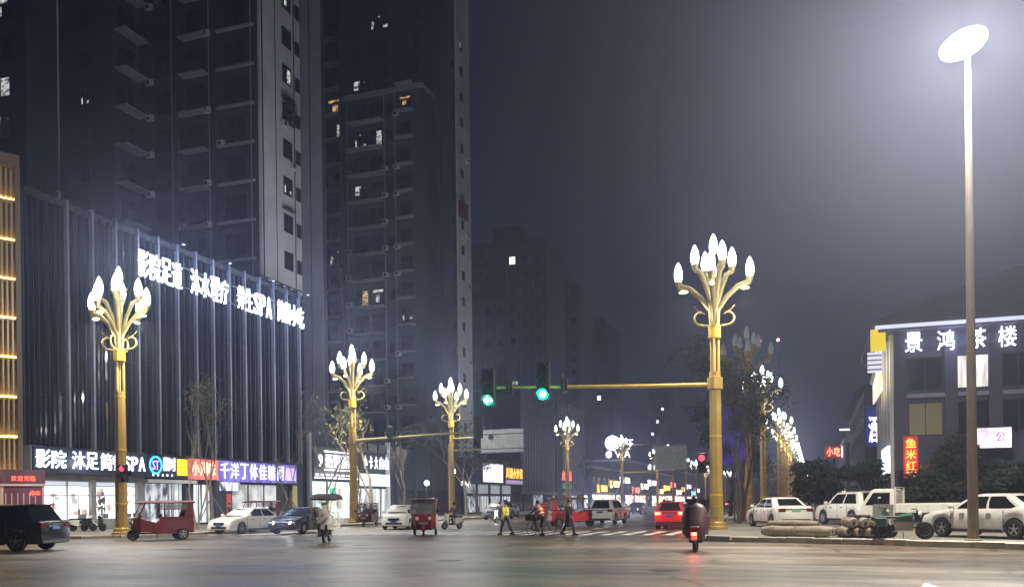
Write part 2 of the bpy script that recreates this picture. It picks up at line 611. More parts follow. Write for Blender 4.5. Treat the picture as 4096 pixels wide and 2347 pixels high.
kr = [(-5.2, 600), (-5.2, 120)]
kerb_row(pavR, kr, KH, 1.0, 0)
kerb_row(pavR, [(-5.2, 120)] + kerbR[1:], KH, 1.0, 0)
kl = [(-32.5, 600), (-32.5, 100)]
kerb_row(pavL, kl, 0.15, 1.0, 0)
kerb_row(pavL, [(-32.5, 100)] + kerbL[1:7], 0.15, 1.0, 0)

# zebra crossing over the avenue, a second one on the cross street
zeb = empty('zebra_crossing', kind='structure')
x = -31.6
stripe = MB().quad((0, 0, 0), (0.46, 0, 0), (0.46, 5.2, 0), (0, 5.2, 0)).mesh('stripe', M_paint)
while x < -6.2:
    inst('stripe', stripe, zeb, (x, 40.6 + rng.uniform(-.05, .05), 0.002))
    x += 1.0
mk = empty('lane_marking', kind='structure')
MB().quad((-31.8, 47.4, 0), (-19.2, 47.4, 0), (-19.2, 47.75, 0), (-31.8, 47.75, 0)).build('stop_line', M_paint, mk, loc=(0, 0, 0.002))
dash = MB().quad((-0.08, 0, 0), (0.08, 0, 0), (0.08, 4, 0), (-0.08, 4, 0)).mesh('dash', M_paint)
for X in (-28.6, -25.2, -15.4, -12, -8.6):
    for k in range(10):
        inst('dash', dash, mk, (X, 49.5 + 8 * k, 0.002))
MB().quad((-19, 49, 0), (-18.85, 49, 0), (-18.85, 240, 0), (-19, 240, 0)).build('centre_line', mat('yellow_paint', (0.42, 0.30, 0.05), 0.6, var=.4), mk, loc=(0, 0, 0.002))
# painted arrow head just entering the bottom edge of the picture
MB().poly([(1.90, 17.8, 0), (1.74, 16.9, 0), (1.84, 16.92, 0), (1.97, 14.6, 0), (2.07, 14.6, 0), (1.96, 16.95, 0), (2.06, 16.97, 0)]).build('arrow', M_paint, mk, loc=(0, 0, 0.002))
mh = MB().lathe([(.36, 0), (.36, .004), (.30, .004), (.30, .0025), (.27, .0025), (.27, .005), (.02, .005)], n=20).mesh('manhole_cover', mat('cast_iron', (.035, .033, .032), .45, .6, var=.3, vscale=9))
for i, (X, Y) in enumerate(((-9.5, 22.5), (-3.2, 20.0), (-16.5, 30.5), (-22.0, 27.0))):
    tag(inst('manhole_cover', mh, None, (X, Y, -.003)), ['iron manhole cover left of the caped rider', 'iron manhole cover low in the picture before the caped rider', 'iron manhole cover in front of the traffic officer', 'iron manhole cover between the black SUV and the canopied scooter'][i], 'manhole cover', 'manhole covers in the junction')
# distant hills behind the town
h = MB()
pr_ = random.Random(3)
prof = [(-700 + 70 * i, 18 + 26 * math.sin(i * 0.55 + 1) ** 2 + pr_.uniform(0, 8)) for i in range(24)]
h.loft([[(x, 1100, -.5) for x, z in prof], [(x * 1.05, 1180, z) for x, z in prof], [(x * 1.1, 1400, z * 0.7) for x, z in prof]], cap=False, closed=False)
tag(h.build('hills', mat('hill_scrub', (0.05, 0.055, 0.05), 0.9, var=.4, vscale=.02)), kind='structure')
# ================================================================ buildings
_WIN = {}
_LITN = [0]


def window_mesh(w, h, glass=M_pane, frame=M_frame, mull=1, key=0):
    k = (round(w, 2), round(h, 2), glass.name, frame.name, mull, key)
    if k in _WIN:
        return _WIN[k]
    b = MB()
    t = 0.07
    b.box(-w / 2 - t, w / 2 + t, -0.06, 0.02, -h / 2 - t, -h / 2)
    b.box(-w / 2 - t, w / 2 + t, -0.06, 0.02, h / 2, h / 2 + t)
    b.box(-w / 2 - t, -w / 2, -0.06, 0.02, -h / 2, h / 2)
    b.box(w / 2, w / 2 + t, -0.06, 0.02, -h / 2, h / 2)
    for i in range(mull):
        xm = -w / 2 + w * (i + 1) / (mull + 1)
        b.box(xm - 0.03, xm + 0.03, -0.045, 0.0, -h / 2, h / 2)
    b.cur = 1
    b.quad((-w / 2, -0.012, -h / 2), (w / 2, -0.012, -h / 2), (w / 2, -0.012, h / 2), (-w / 2, -0.012, h / 2))
    if glass in (M_wlit, M_wwarm):
        # a lit room seen between curtains and clutter: dark pane, bright ragged gap, ceiling lamp
        b.cur = 2
        shapes = [[(-.44, -.12, -.1, .42), (-.08, .0, .2, .42), (.30, .38, .25, .33)], [(-.42, .42, .26, .42), (-.2, .1, -.3, .1)],
                  [(.02, .44, -.42, .40)], [(-.05, .05, .28, .36), (-.40, -.28, -.4, .1), (.2, .42, -.4, -.2)]]
        for x0, x1, z0, z1 in shapes[key]:
            b.quad((x0 * w, -.02, z0 * h), (x1 * w, -.02, z0 * h), (x1 * w, -.02, z1 * h), (x0 * w, -.02, z1 * h))
        _WIN[k] = b.mesh('window', [frame, M_pane, glass])
        return _WIN[k]
    _WIN[k] = b.mesh('window', [frame, glass])
    return _WIN[k]


def win(parent, x, y, z, face, w, h, glass=M_pane, frame=M_frame, mull=1):
    rz = {'-y': 0, '+x': R(90), '-x': R(-90)}[face]
    key = 0
    if glass in (M_wlit, M_wwarm):
        _LITN[0] += 1
        key = (_LITN[0] * 3) % 4
        mull = 1
    return inst('window', window_mesh(w, h, glass, frame, mull, key), parent, (x, y, z), (0, 0, rz))


def balcony_mesh(w, d=1.3, rails=True):
    k = ('bal', round(w, 2), round(d, 2), rails)
    if k in _WIN:
        return _WIN[k]
    b = MB()
    b.box(-w / 2, w / 2, -d, 0.02, -0.12, 0.06)
    b.cur = 1
    if rails:
        b.box(-w / 2, w / 2, -d + 0.02, -d + 0.06, 1.02, 1.08)
        n = int(w / 0.3)
        for i in range(n + 1):
            x_ = -w / 2 + 0.02 + (w - 0.06) * i / n
            b.box(x_, x_ + 0.025, -d + 0.03, -d + 0.05, 0.06, 1.02)
    _WIN[k] = b.mesh('balcony', [M_slab, M_dkmetal])
    return _WIN[k]


def bal(parent, x, y, z, face, w, d=1.3):
    rz = {'-y': 0, '+x': R(90), '-x': R(-90)}[face]
    return inst('balcony', balcony_mesh(w, d), parent, (x, y, z), (0, 0, rz))


# ---- tower above the cinema podium
ta = empty('apartment_tower', (-60, 80, 0), label='tall dark apartment tower with a pale lit side wall behind the glass podium', cat='building')
ox, oy = -60, 80


def loc(pts):
    return [(x - ox, y - oy) for x, y in pts]


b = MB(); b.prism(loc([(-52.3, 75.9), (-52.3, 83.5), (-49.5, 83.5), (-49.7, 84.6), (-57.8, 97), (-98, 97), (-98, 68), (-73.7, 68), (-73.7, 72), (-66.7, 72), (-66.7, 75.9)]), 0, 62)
b.build('wall', M_conc, ta)  # fronts that get little lamplight: their dimness is put into the colour
b = MB(); b.box(-52.3 - ox, -52 - ox, 76.05 - oy, 83.35 - oy, 21, 62); b.build('pale_side_wall', M_pale, ta)  # paler than the fronts: lamplight on this side put into its colour
# drain pipes and seams on the pale wall
b = MB(); b.tube([(-51.95 - ox, 82.05 - oy, 21), (-51.95 - ox, 82.05 - oy, 62)], 0.06, 6); b.build('drain_pipe', M_dkmetal, ta)
b = MB(); b.tube([(-51.95 - ox, 76.3 - oy, 21), (-51.95 - ox, 76.3 - oy, 62)], 0.07, 6); b.build('drain_pipe', M_dkmetal, ta)
b = MB(); b.tube([(-51.95 - ox, 78.6 - oy, 21), (-51.95 - ox, 78.6 - oy, 62)], 0.04, 6); b.build('drain_pipe', M_conc, ta)
b = MB(); b.box(-52.4 - ox, -51.6 - ox, 75.7 - oy, 83.6 - oy, 21.9, 22.3); b.build('ledge', M_conc, ta)
FL = 3.9
lit_side = {0: M_pane, 2: M_wlit, 5: M_wlit, 7: M_wlit}
ac = MB(); ac.cbox(-0.42, 0.42, -0.38, -0.03, -0.3, 0.3, 0.03); ac.cur = 1
ac.lathe([(0.22, -0.395), (0.22, -0.385)], (-0.1, 0, 0), 12, 'y')
ac_me = ac.mesh('air_conditioner', [M_white2, M_black])
hood = MB().box(-1.0, 1.0, -0.5, 0, 0, 0.08).mesh('window_hood', M_conc)
for k in range(9):
    z = 27.2 + FL * k
    win(ta, -52 - ox, 80.75 - oy, z, '+x', 1.5, 1.75, lit_side.get(k, M_pane))
    win(ta, -52 - ox, 82.75 - oy, z - 0.2, '+x', 0.75, 1.3, M_pane, mull=0)
    if k in (1, 4, 7):
        inst('window_hood', hood, ta, (-52 - ox, 80.6 - oy, z + 1.35), (0, 0, R(90)))
    if k in (3, 4):
        inst('air_conditioner', ac_me, ta, (-52 - ox, 80.0 - oy + (k % 2) * 1.6, z - 1.5), (0, 0, R(90)))
# cage grilles around one window
b = MB()
for i in range(7):
    b.box(-51.5 - ox, -51.46 - ox, 79.8 - oy + 0.33 * i, 79.84 - oy + 0.33 * i, 41.6, 43.9)
for z in (41.6, 42.4, 43.2, 43.9):
    b.box(-51.98 - ox, -51.46 - ox, 79.8 - oy, 81.85 - oy, z, z + 0.05)
b.build('window_grille', M_dkmetal, ta)
# camera-side face: window columns with slab lines
for k in range(11):
    z = 24.0 + FL * k
    for X, w in ((-54.9, 2.4), (-59.6, 2.2), (-63.8, 1.9)):
        win(ta, X - ox, 75.9 - oy, z, '-y', w, 2.3, M_pane)
    MB().box(-57.0 - ox, -52.6 - ox, 75.55 - oy, 75.9 - oy, z - 1.7, z - 1.48).build('sill_band', M_slab, ta)
    bal(ta, -66.7 - ox, 74.0 - oy, z - 1.2, '+x', 3.4, 1.4)
    win(ta, -66.7 - ox, 74.0 - oy, z + 0.3, '+x', 2.2, 2.2, M_wwarm if k == 8 else M_pane)
    win(ta, -70.2 - ox, 72 - oy, z, '-y', 1.1, 1.5, M_wlit if k == 5 else M_pane, mull=0)
    for X in (-77, -82, -87.5):
        win(ta, X - ox, 68 - oy, z + 0.4, '-y', 2.6, 2.2, M_wlit if (X == -77 and k in (4, 5, 7)) else M_pane)
for X in (-57.3, -61.9):
    MB().box(X - 0.2 - ox, X + 0.2 - ox, 75.6 - oy, 75.9 - oy, 15, 62).build('pilaster', M_dkwall, ta)
MB().tube([(-73.6 - ox, 71.9 - oy, 10), (-73.6 - ox, 71.9 - oy, 62)], 0.09, 6).build('drain_pipe', M_pale, ta)
prc = random.Random(31)
for k in range(10):
    for X in (-56.5, -58.2, -61.2, -65.3):
        if prc.random() < .55:
            inst('air_conditioner', ac_me, ta, (X - ox, 75.9 - oy, 22.6 + FL * k + prc.uniform(-.2, .2)))
    for X in (-79.6, -84.8):
        if prc.random() < .5:
            inst('air_conditioner', ac_me, ta, (X - ox, 68 - oy, 22.9 + FL * k))
    bal(ta, -59.6 - ox, 75.9 - oy, 22.3 + FL * k, '-y', 3.0, 1.0)
for X in (-53.0, -58.0, -62.6):
    MB().tube([(X - ox, 75.82 - oy, 10), (X - ox, 75.82 - oy, 62)], .06, 6).build('drain_pipe', M_slab, ta)
MB().box(-51.95 - ox, -49.5 - ox, 83.40 - oy, 83.49 - oy, 5, 62).build('wing_wall', mat('mid_grey_render', (.30, .31, .36), .85, var=.25, vscale=.2), ta)
# the recessed wing at its end
MB().tube([(-50.9 - ox, 83.4 - oy, 5), (-50.9 - ox, 83.4 - oy, 62)], 0.06, 6).build('drain_pipe', M_dkmetal, ta)

# ---- second tower down the avenue
tb = empty('apartment_tower', (-56, 115, 0), label='dark apartment tower with slab balconies and a few lit windows, left of the sky', cat='building')
ox, oy = -56, 115
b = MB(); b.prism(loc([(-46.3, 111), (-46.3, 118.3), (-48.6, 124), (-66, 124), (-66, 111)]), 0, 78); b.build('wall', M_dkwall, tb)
b = MB(); b.box(-46.3 - ox, -46 - ox, 113.2 - oy, 118.2 - oy, 8, 78); b.build('pale_side_wall', M_pale, tb)  # lamplit side again given a paler colour than the front
b = MB(); b.box(-46.3 - ox, -46.1 - ox, 111.05 - oy, 113.0 - oy, 8, 78); b.build('side_pier', M_conc, tb)
b = MB(); b.prism(loc([(-48.4, 107.2), (-48.4, 111.05), (-60.2, 111.05), (-60.2, 107.2)]), 0, 56.5); b.build('front_wing', M_greenlit, tb)
b = MB(); b.box(-60.4 - ox, -48.2 - ox, 107.0 - oy, 111.0 - oy, 56.5, 57.1); b.build('wing_parapet', M_slab, tb)
FB = 3.55
litB = {(0, 14): M_wlit, (0, 12): M_wlit, (1, 13): M_wwarm, (0, 10): M_wlit, (0, 6): M_wwarm, (1, 5): M_wlit, (2, 14): M_wwarm, (2, 13): M_wlit, (2, 8): M_wlit}
for k in range(15):
    z = 8.0 + FB * k
    bal(tb, -56.6 - ox, 107.2 - oy, z - 1.2, '-y', 5.2, 1.2)
    win(tb, -57.6 - ox, 107.2 - oy, z + 0.15, '-y', 2.0, 2.3, litB.get((0, k), M_pane))
    win(tb, -55.2 - ox, 107.2 - oy, z + 0.15, '-y', 1.8, 2.3, M_wlit if k in (6, 12) else M_pane)
    bal(tb, -50.9 - ox, 107.2 - oy, z - 0.4, '-y', 2.4, 0.9)
    win(tb, -50.9 - ox, 107.2 - oy, z + 0.9, '-y', 1.7, 1.5, litB.get((1, k), M_pane))
    win(tb, -53.2 - ox, 107.2 - oy, z + 0.3, '-y', 0.8, 1.2, M_pane, mull=0)
for k in range(18):
    z = 8.0 + FB * k
    bal(tb, -63.2 - ox, 111 - oy, z - 1.2, '-y', 4.6, 1.3)
    win(tb, -63.4 - ox, 111 - oy, z + 0.2, '-y', 3.0, 2.2, litB.get((2, k), M_pane))
    if k < 17:
        win(tb, -46 - ox, 115.0 - oy, z + 0.4, '+x', 0.75, 1.1, M_wlit if k == 16 else M_pane, mull=0)
        win(tb, -46.1 - ox, 112.0 - oy, z + 0.1, '+x', 0.5, 1.1, M_pane, mull=0)
    if k in (2, 4, 7, 9, 12):
        inst('air_conditioner', ac_me, tb, (-46 - ox, 116.6 - oy, z - 0.8), (0, 0, R(90)))
    if k > 13:
        win(tb, -56.5 - ox, 111 - oy, z + 0.2, '-y', 3.0, 2.2, M_wlit if k == 17 else M_pane)
        win(tb, -51.5 - ox, 111 - oy, z + 0.2, '-y', 2.0, 1.8, M_pane)
MB().box(-46.05 - ox, -45.6 - ox, 113.6 - oy, 116.2 - oy, 41.2, 43.4).build('red_awning', M_darkred, tb)
for k in range(14):
    for X in (-52.2, -53.9, -59.4):
        if prc.random() < .5:
            inst('air_conditioner', ac_me, tb, (X - ox, 107.2 - oy, 7.4 + FB * k))
for X in (-54.0, -52.4, -59.6):
    MB().tube([(X - ox, 107.1 - oy, 4), (X - ox, 107.1 - oy, 56.5)], .06, 6).build('drain_pipe', M_slab, tb)
for X in (-60.5, -48.9, -47.6):
    MB().box(X - 0.15 - ox, X + 0.15 - ox, (106.9 if X < -60 else 110.6) - oy, 111 - oy, 4, 78).build('pilaster', M_conc, tb)

# ---- far towers
for i, (x0, x1, Y, hgt, lab) in enumerate([
        (-73.5, -55.5, 187, 60, 'far greenish tower block with one lit window behind the green signals'),
        (-73, -61, 238, 62, 'lower stepped far tower to the right of the greenish tower block'),
        (-82, -72, 330, 68, 'faintest far tower almost lost in the haze, right of the stepped one'),
        (-101, -69, 520, 70, 'very far slim tower with a few lit windows above the street end')]):
    t = empty('tower_block', ((x0 + x1) / 2, Y, 0), label=lab, cat='building')
    hw = (x1 - x0) / 2
    if i == 3:
        hw = 6
    MB().box(-hw, hw, 0, 16, 0, hgt).build('wall', M_greenlit, t)
    MB().box(-hw * .45, hw * .2, 3, 12, hgt, hgt + 4).build('roof_house', M_greenlit, t)
    MB().box(-hw - .3, hw + .3, -.3, 16.2, hgt - 1.2, hgt - .6).build('parapet', M_conc, t)
    n = int(hw * 2 / 3)
    for j in range(n + 1):
        xx = -hw + 2 * hw * j / n
        MB().box(xx - .3, xx + .3, -0.5, 0.0, 0, hgt - 1.3).build('pilaster', M_conc if j % 2 else M_dkwall, t)
        if j < n:
            for k in range(int(hgt / 3.6) - 1):
                if Y > 300 and k % 2:
                    continue
                win(t, xx + hw / n, 0, 5 + 3.6 * k, '-y', 1.3, 1.6, M_wfar if (i, j, k) in ((0, 3, 14), (1, 2, 6), (2, 1, 10), (2, 2, 4), (3, 1, 12), (3, 0, 10), (3, 2, 14), (3, 3, 8), (3, 1, 6)) else M_pane, mull=0)

# ---- glass podium with aluminium fins
XF, Y0, Y1, HT = -46.0, 42.4, 74.1, 21.6
pod = empty('glass_podium', (-46, 42.4, 0), label='dark curtain-wall podium with pale vertical fins and big white rooftop lettering', cat='building')
MB().box(-30, -0.45, 0.02, Y1 - Y0, 0, HT - 0.4).build('core', M_dkwall, pod)
MB().box(-30.1, -0.2, -0.02, Y1 - Y0 + .05, HT - 0.4, HT).build('parapet', M_frame, pod)
BAY = 2.13
pane = {}
prn = random.Random(5)
zs = [5.55, 8.8, 12.0, 15.2, 18.4, 21.2]
nb = 15
for j in range(nb):
    ya = 0.1 + BAY * j - 0.25
    for z0, z1 in zip(zs[:-1], zs[1:]):
        w = min(BAY, Y1 - Y0 - ya) - 0.03
        k = (round(w, 2), round(z1 - z0, 2))
        if k not in pane:
            pane[k] = MB().box(-0.03, 0, 0.015, w, 0.015, z1 - z0 - .015).mesh('glass_pane', M_cglass)
        inst('glass_pane', pane[k], pod, (-0.4, ya + .27, z0), (0, prn.uniform(-.004, .004), prn.uniform(-.006, .006)))
fin_me = MB().box(-0.36, -0.12, -0.02, 0.02, 5.5, 21.35).mesh('thin_fin', M_fin)
thick_me = MB().cbox(-0.40, -0.06, -0.085, 0.085, 5.5, 21.75, 0.02).mesh('thick_fin', M_finthick)
for j in range(nb):
    yb = 1.15 + BAY * j
    if j != 0:
        inst('thick_fin', thick_me, pod, (0, yb, 0))
    for q in (0.7, 1.4):
        if yb + q < Y1 - Y0 - .1:
            inst('thin_fin', fin_me, pod, (0.06 if j < 3 else -0.04, yb + q - (0.2 if j == 0 else 0), 0))
for q in (0.15, 0.55, 0.95):
    inst('thin_fin', fin_me, pod, (0, q, 0))
# ground floor: stone band, piers, shop windows
MB().box(-0.5, 0.02, 0, 9.3, 3.32, 3.86).build('fascia', M_stone, pod)
MB().box(-0.5, 0.0, 0, 9.3, 0, 0.82).build('stall_riser', M_stone, pod)
M_shop = lit_var('bright_shop_window', (0.95, 0.98, 1.0), (0.62, 0.66, 0.62), 1.7, (1, .55, .75), sample=True)
for ya, yb in ((0.9, 3.0), (3.1, 4.9), (5.3, 7.3), (7.4, 9.2)):
    MB().box(-0.3, -0.25, ya, yb, 0.82, 3.0).build('shop_window', M_shop, pod)
    MB().box(-0.3, -0.24, ya, yb, 3.05, 3.3).build('transom_light', lit('transom_glow', (.8, .85, 1), .8), pod)
for ya, yb in ((0.0, .9), (4.9, 5.3), (9.2, 9.9), (14.3, 15.2), (17.9, 18.4), (29.0, 29.9)):
    MB().box(-0.5, 0.05, ya, yb, 0, 5.5).build('pier', M_stone if ya < 12 else M_dkwall, pod)
prs = random.Random(17)
M_st = lit('window_sticker', (.62, .60, .58), .75)  # light coming through the prints is given as their own glow
M_st2 = lit('window_sticker_pink', (.75, .50, .48), .8)
M_st3 = mat('window_frame_grey', (.22, .22, .23), .5)
for ya, yb in ((0.9, 3.0), (3.1, 4.9), (5.3, 7.3), (7.4, 9.2)):
    MB().box(-0.245, -0.2, ya - .03, ya + .03, .82, 3.3).build('window_mullion', M_st3, pod)
    MB().box(-0.245, -0.2, (ya + yb) / 2 - .02, (ya + yb) / 2 + .02, .82, 2.4).build('window_mullion', M_st3, pod)
    MB().box(-0.245, -0.21, ya, yb, 2.38, 2.43).build('window_transom', M_st3, pod)
    for k in range(4):
        y_, z_ = prs.uniform(ya + .15, yb - .6), prs.uniform(.95, 2.6)
        w_, h_ = prs.uniform(.2, .5), prs.uniform(.15, .45)
        MB().box(-0.245, -0.235, y_, y_ + w_, z_, z_ + h_).build('window_sticker', M_st if k % 3 else M_st2, pod)
    b = MB(); yy = prs.uniform(ya + .2, yb - .9)
    b.cbox(-0.246, -0.225, yy, yy + .7, .84, 1.15, .01); b.cbox(-0.246, -0.222, yy, yy + .18, 1.1, 1.5, .01); b.build('sofa_silhouette', M_st3, pod)
# poster figures in the second window
fig = mat('poster_print', (0.22, 0.20, 0.19), 0.6)
b = MB()
for (cy_, cz, rr) in ((5.85, 2.35, .16), (6.15, 2.5, .14), (5.9, 1.95, .2), (6.2, 2.05, .2), (5.8, 1.5, .13), (6.05, 1.55, .15), (6.3, 1.45, .12)):
    b.poly([(-0.235, cy_ + rr * math.cos(a) * (1 + .25 * math.sin(3 * a)), cz + rr * 1.2 * math.sin(a)) for a in [2 * math.pi * i / 12 for i in range(12)]])
b.build('poster', fig, pod)
M_dimshop = lit_var('dim_shop_window', (0.62, 0.68, 0.74), (0.02, 0.025, 0.03), 0.75, (3, 2.2, .9), sample=True)
M_stripshop = lit_var('striped_shop_window', (0.8, 0.85, 0.88), (0.03, 0.03, 0.04), 0.85, (3, 4.5, .12), sample=True)
for ya, yb, m in ((9.95, 12.6, M_dimshop), (12.7, 14.2, M_stripshop), (15.3, 17.8, M_stripshop)):
    MB().box(-0.3, -0.25, ya, yb, 0.3, 3.3).build('shop_window', m, pod)
MB().box(-0.4, 0.35, 9.9, 15.3, 3.35, 3.6).build('canopy_edge', mat('white_trim', (.6, .6, .6), .5), pod)
M_greyshop = lit_var('grey_shop_window', (0.72, 0.75, 0.76), (0.30, 0.32, 0.33), 0.55, (1.2, .7, .5), sample=True)
for ya, yb in ((20.4, 22.6), (22.7, 24.9), (25.0, 26.9)):
    MB().box(-0.3, -0.25, ya, yb, 0.3, 3.4).build('shop_window', M_greyshop, pod)
MB().box(-0.45, -0.2, 18.4, 20.35, 0, 3.5).build('dark_door', M_frame, pod)
MB().box(-0.19, -0.14, 19.6, 20.2, 0.2, 2.6).build('red_poster', mat('red_poster', (.5, .05, .04), .5, emit=(.6, .06, .04), es=.3), pod)
MB().box(-0.45, -0.2, 27.0, 29.0, 0, 3.5).build('dark_door', M_frame, pod)
MB().box(0.06, 0.1, 29.05, 29.85, 0.4, 3.4).build('yellow_panel', mat('olive_panel', (.42, .42, .14), .6, emit=(.5, .5, .2), es=.15), pod)
for yy in (20.35, 22.65, 24.95, 26.95):
    MB().box(-0.32, -0.18, yy - .05, yy + .05, 0.2, 3.5).build('mullion', M_frame, pod)
MB().box(-0.32, -0.18, 20.4, 26.9, 1.0, 1.1).build('rail', M_frame, pod)
# service ladder frame at the far end of the parapet
b = MB()
for q in range(6):
    b.box(-1.4, -0.1, 24.6 + 1.2 * q, 24.66 + 1.2 * q, 21.6, 22.0)
b.box(-0.3, -0.2, 24.6, 31.5, 21.95, 22.05); b.build('roof_rail', M_dkmetal, pod)
b = MB()
for q in range(7):
    b.box(-0.15, -0.1, 0.4 + 0.5 * q, 0.45 + 0.5 * q, 21.6, 22.1)
b.box(-0.15, -0.1, 0.3, 5.0, 22.05, 22.12); b.build('roof_rail', M_dkmetal, pod)

# ---- golden slatted building on the corner
ang = math.atan2(0.85, 0.53)
gold = empty('slatted_building', (-46.3, 42.0, 0), ang + math.pi, label='golden slatted facade with glowing yellow light strips at the picture edge', cat='building')
# local x runs back along the facade towards the camera-left, local -y... facade normal is local +y
MB().box(0.0, 16, -10, -0.5, 0, 22.6).build('wall', mat('bronze_panel', (0.16, 0.10, 0.06), .6), gold)
MB().box(-0.1, 16, -10, 0.15, 22.6, 23.3).build('parapet', mat('brown_cornice', (0.20, 0.14, 0.10), .6), gold)
MB().box(-0.12, 0.16, -0.6, 0.12, 0, 22.6).build('corner_post', mat('brown_cornice', (0.2, .14, .1), .6), gold)
M_slat = mat('gold_slat', (0.62, 0.43, 0.22), 0.45, 0.2, var=.2, vscale=2)
M_strip = lit('yellow_strip_glow', (1.0, 0.64, 0.16), 9.0, sample=True)
zst = [0.3, 3.7, 6.0, 8.45, 10.9, 13.3, 15.7, 18.1, 20.6, 22.5]
slats = {}
for a, c in zip(zst[:-1], zst[1:]):
    k = round(c - a, 2)
    if k not in slats:
        slats[k] = MB().cbox(-0.055, 0.055, -0.12, 0.06, 0, c - a - 0.2, .01).mesh('slat', M_slat)
    for j in range(30):
        inst('slat', slats[k], gold, (0.35 + 0.27 * j, 0.0, a + 0.1))
for z in zst[1:-1]:
    MB().box(0.15, 8.6, -0.36, -0.14, z - 0.06, z + 0.05).build('light_strip', M_strip, gold)
    MB().box(0.15, 8.6, -0.5, -0.02, z - 0.16, z - 0.07).build('ledge', M_slat, gold)

# ---- low shops beyond the podium
s2 = empty('shop_row', (-46, 74.6, 0), label='low two-storey shop row with white lit fronts beside the far lamp post', cat='building')
MB().box(-14, -0.3, 0, 17.2, 0, 8.6).build('wall', M_dkwall, s2)
MB().box(-0.3, -0.02, 0, 0.5, 0, 8.6).build('pier', M_stone, s2)
MB().box(-0.3, -0.02, 8.8, 9.6, 0, 8.6).build('pier', M_stone, s2)
MB().box(-0.3, -0.02, 16.6, 17.2, 0, 8.6).build('pier', M_pale, s2)
M_med = lit_var('pale_green_shop_window', (0.80, 1.0, 0.93), (0.45, 0.55, 0.52), 1.3, (1.0, .9, .5), sample=True)
for ya, yb in ((0.6, 3.0), (3.1, 5.6), (5.7, 8.7)):
    MB().box(-0.25, -0.2, ya, yb, 0.2, 3.9).build('shop_window', M_med, s2)
MB().box(-0.2, -0.1, 4.0, 5.2, 2.4, 3.3).build('green_notice', mat('green_notice', (.02, .4, .25), .5, emit=(.02, .55, .33), es=.7), s2)
MB().box(-0.2, -0.1, 5.75, 6.1, 1.2, 3.3).build('pink_notice', mat('pink_notice', (.5, .2, .25), .5, emit=(.8, .4, .45), es=.6), s2)
MB().box(-0.25, -0.2, 9.7, 12.6, 0.2, 3.3).build('shop_window', M_dimshop, s2)
MB().box(-0.25, -0.2, 12.7, 16.5, 0.2, 3.3).build('shop_window', M_stripshop, s2)
for k in range(3):
    MB().box(-0.3, -0.1, 9.9 + 2.3 * k, 11.9 + 2.3 * k, 7.2, 8.3).build('upper_window', M_pane, s2)

# ---- dark block with a screen, further on
s3 = empty('shop_row', (-46, 92.5, 0), label='dark low shop block behind the trees under the second tower', cat='building')
MB().box(-12, -0.3, 0, 48, 0, 8.2).build('wall', M_dkwall, s3)
for k in range(9):
    MB().box(-0.3, -0.05, 1.0 + 5.2 * k, 1.5 + 5.2 * k, 0, 8.2).build('pier', M_conc, s3)
    if k in (4, 5, 6, 7):
        MB().box(-0.25, -0.2, 1.8 + 5.2 * k, 6.0 + 5.2 * k, 0.3, 2.6).build('shop_window', M_stripshop if k % 2 else M_dimshop, s3)
        MB().box(-0.25, -0.2, 1.8 + 5.2 * k, 6.0 + 5.2 * k, 3.0, 4.3).build('fascia_light', lit('dull_fascia', (.55, .65, .68), .35), s3)
    else:
        MB().box(-0.25, -0.2, 1.8 + 5.2 * k, 6.0 + 5.2 * k, 0.3, 3.2).build('shop_window', M_pane, s3)

# ---- second finned podium
p2 = empty('glass_podium', (-46, 141, 0), label='smaller striped podium with close white fins beyond the overhead sign', cat='building')
MB().box(-25, -0.45, 0, 43, 0, 20.6).build('core', M_cglass, p2)
f2 = MB().box(-0.45, 0.1, -0.16, 0.16, 3.5, 21).mesh('thick_fin', M_finthick)
for j in range(28):
    if j in (13, 14, 15):
        continue
    inst('thick_fin', f2, p2, (0, 0.4 + 1.52 * j, 0))
MB().box(-0.5, 0.25, 19.6, 23.4, 0, 20.3).build('stair_panel', M_conc, p2)
MB().box(-0.45, 0.1, 0, 43, 3.0, 3.5).build('fascia', M_stone, p2)
for j in range(7):
    MB().box(-0.44, -0.3, 1 + 6 * j, 6 + 6 * j, 0.2, 2.9).build('shop_window', M_dimshop if j % 2 else M_pane, p2)

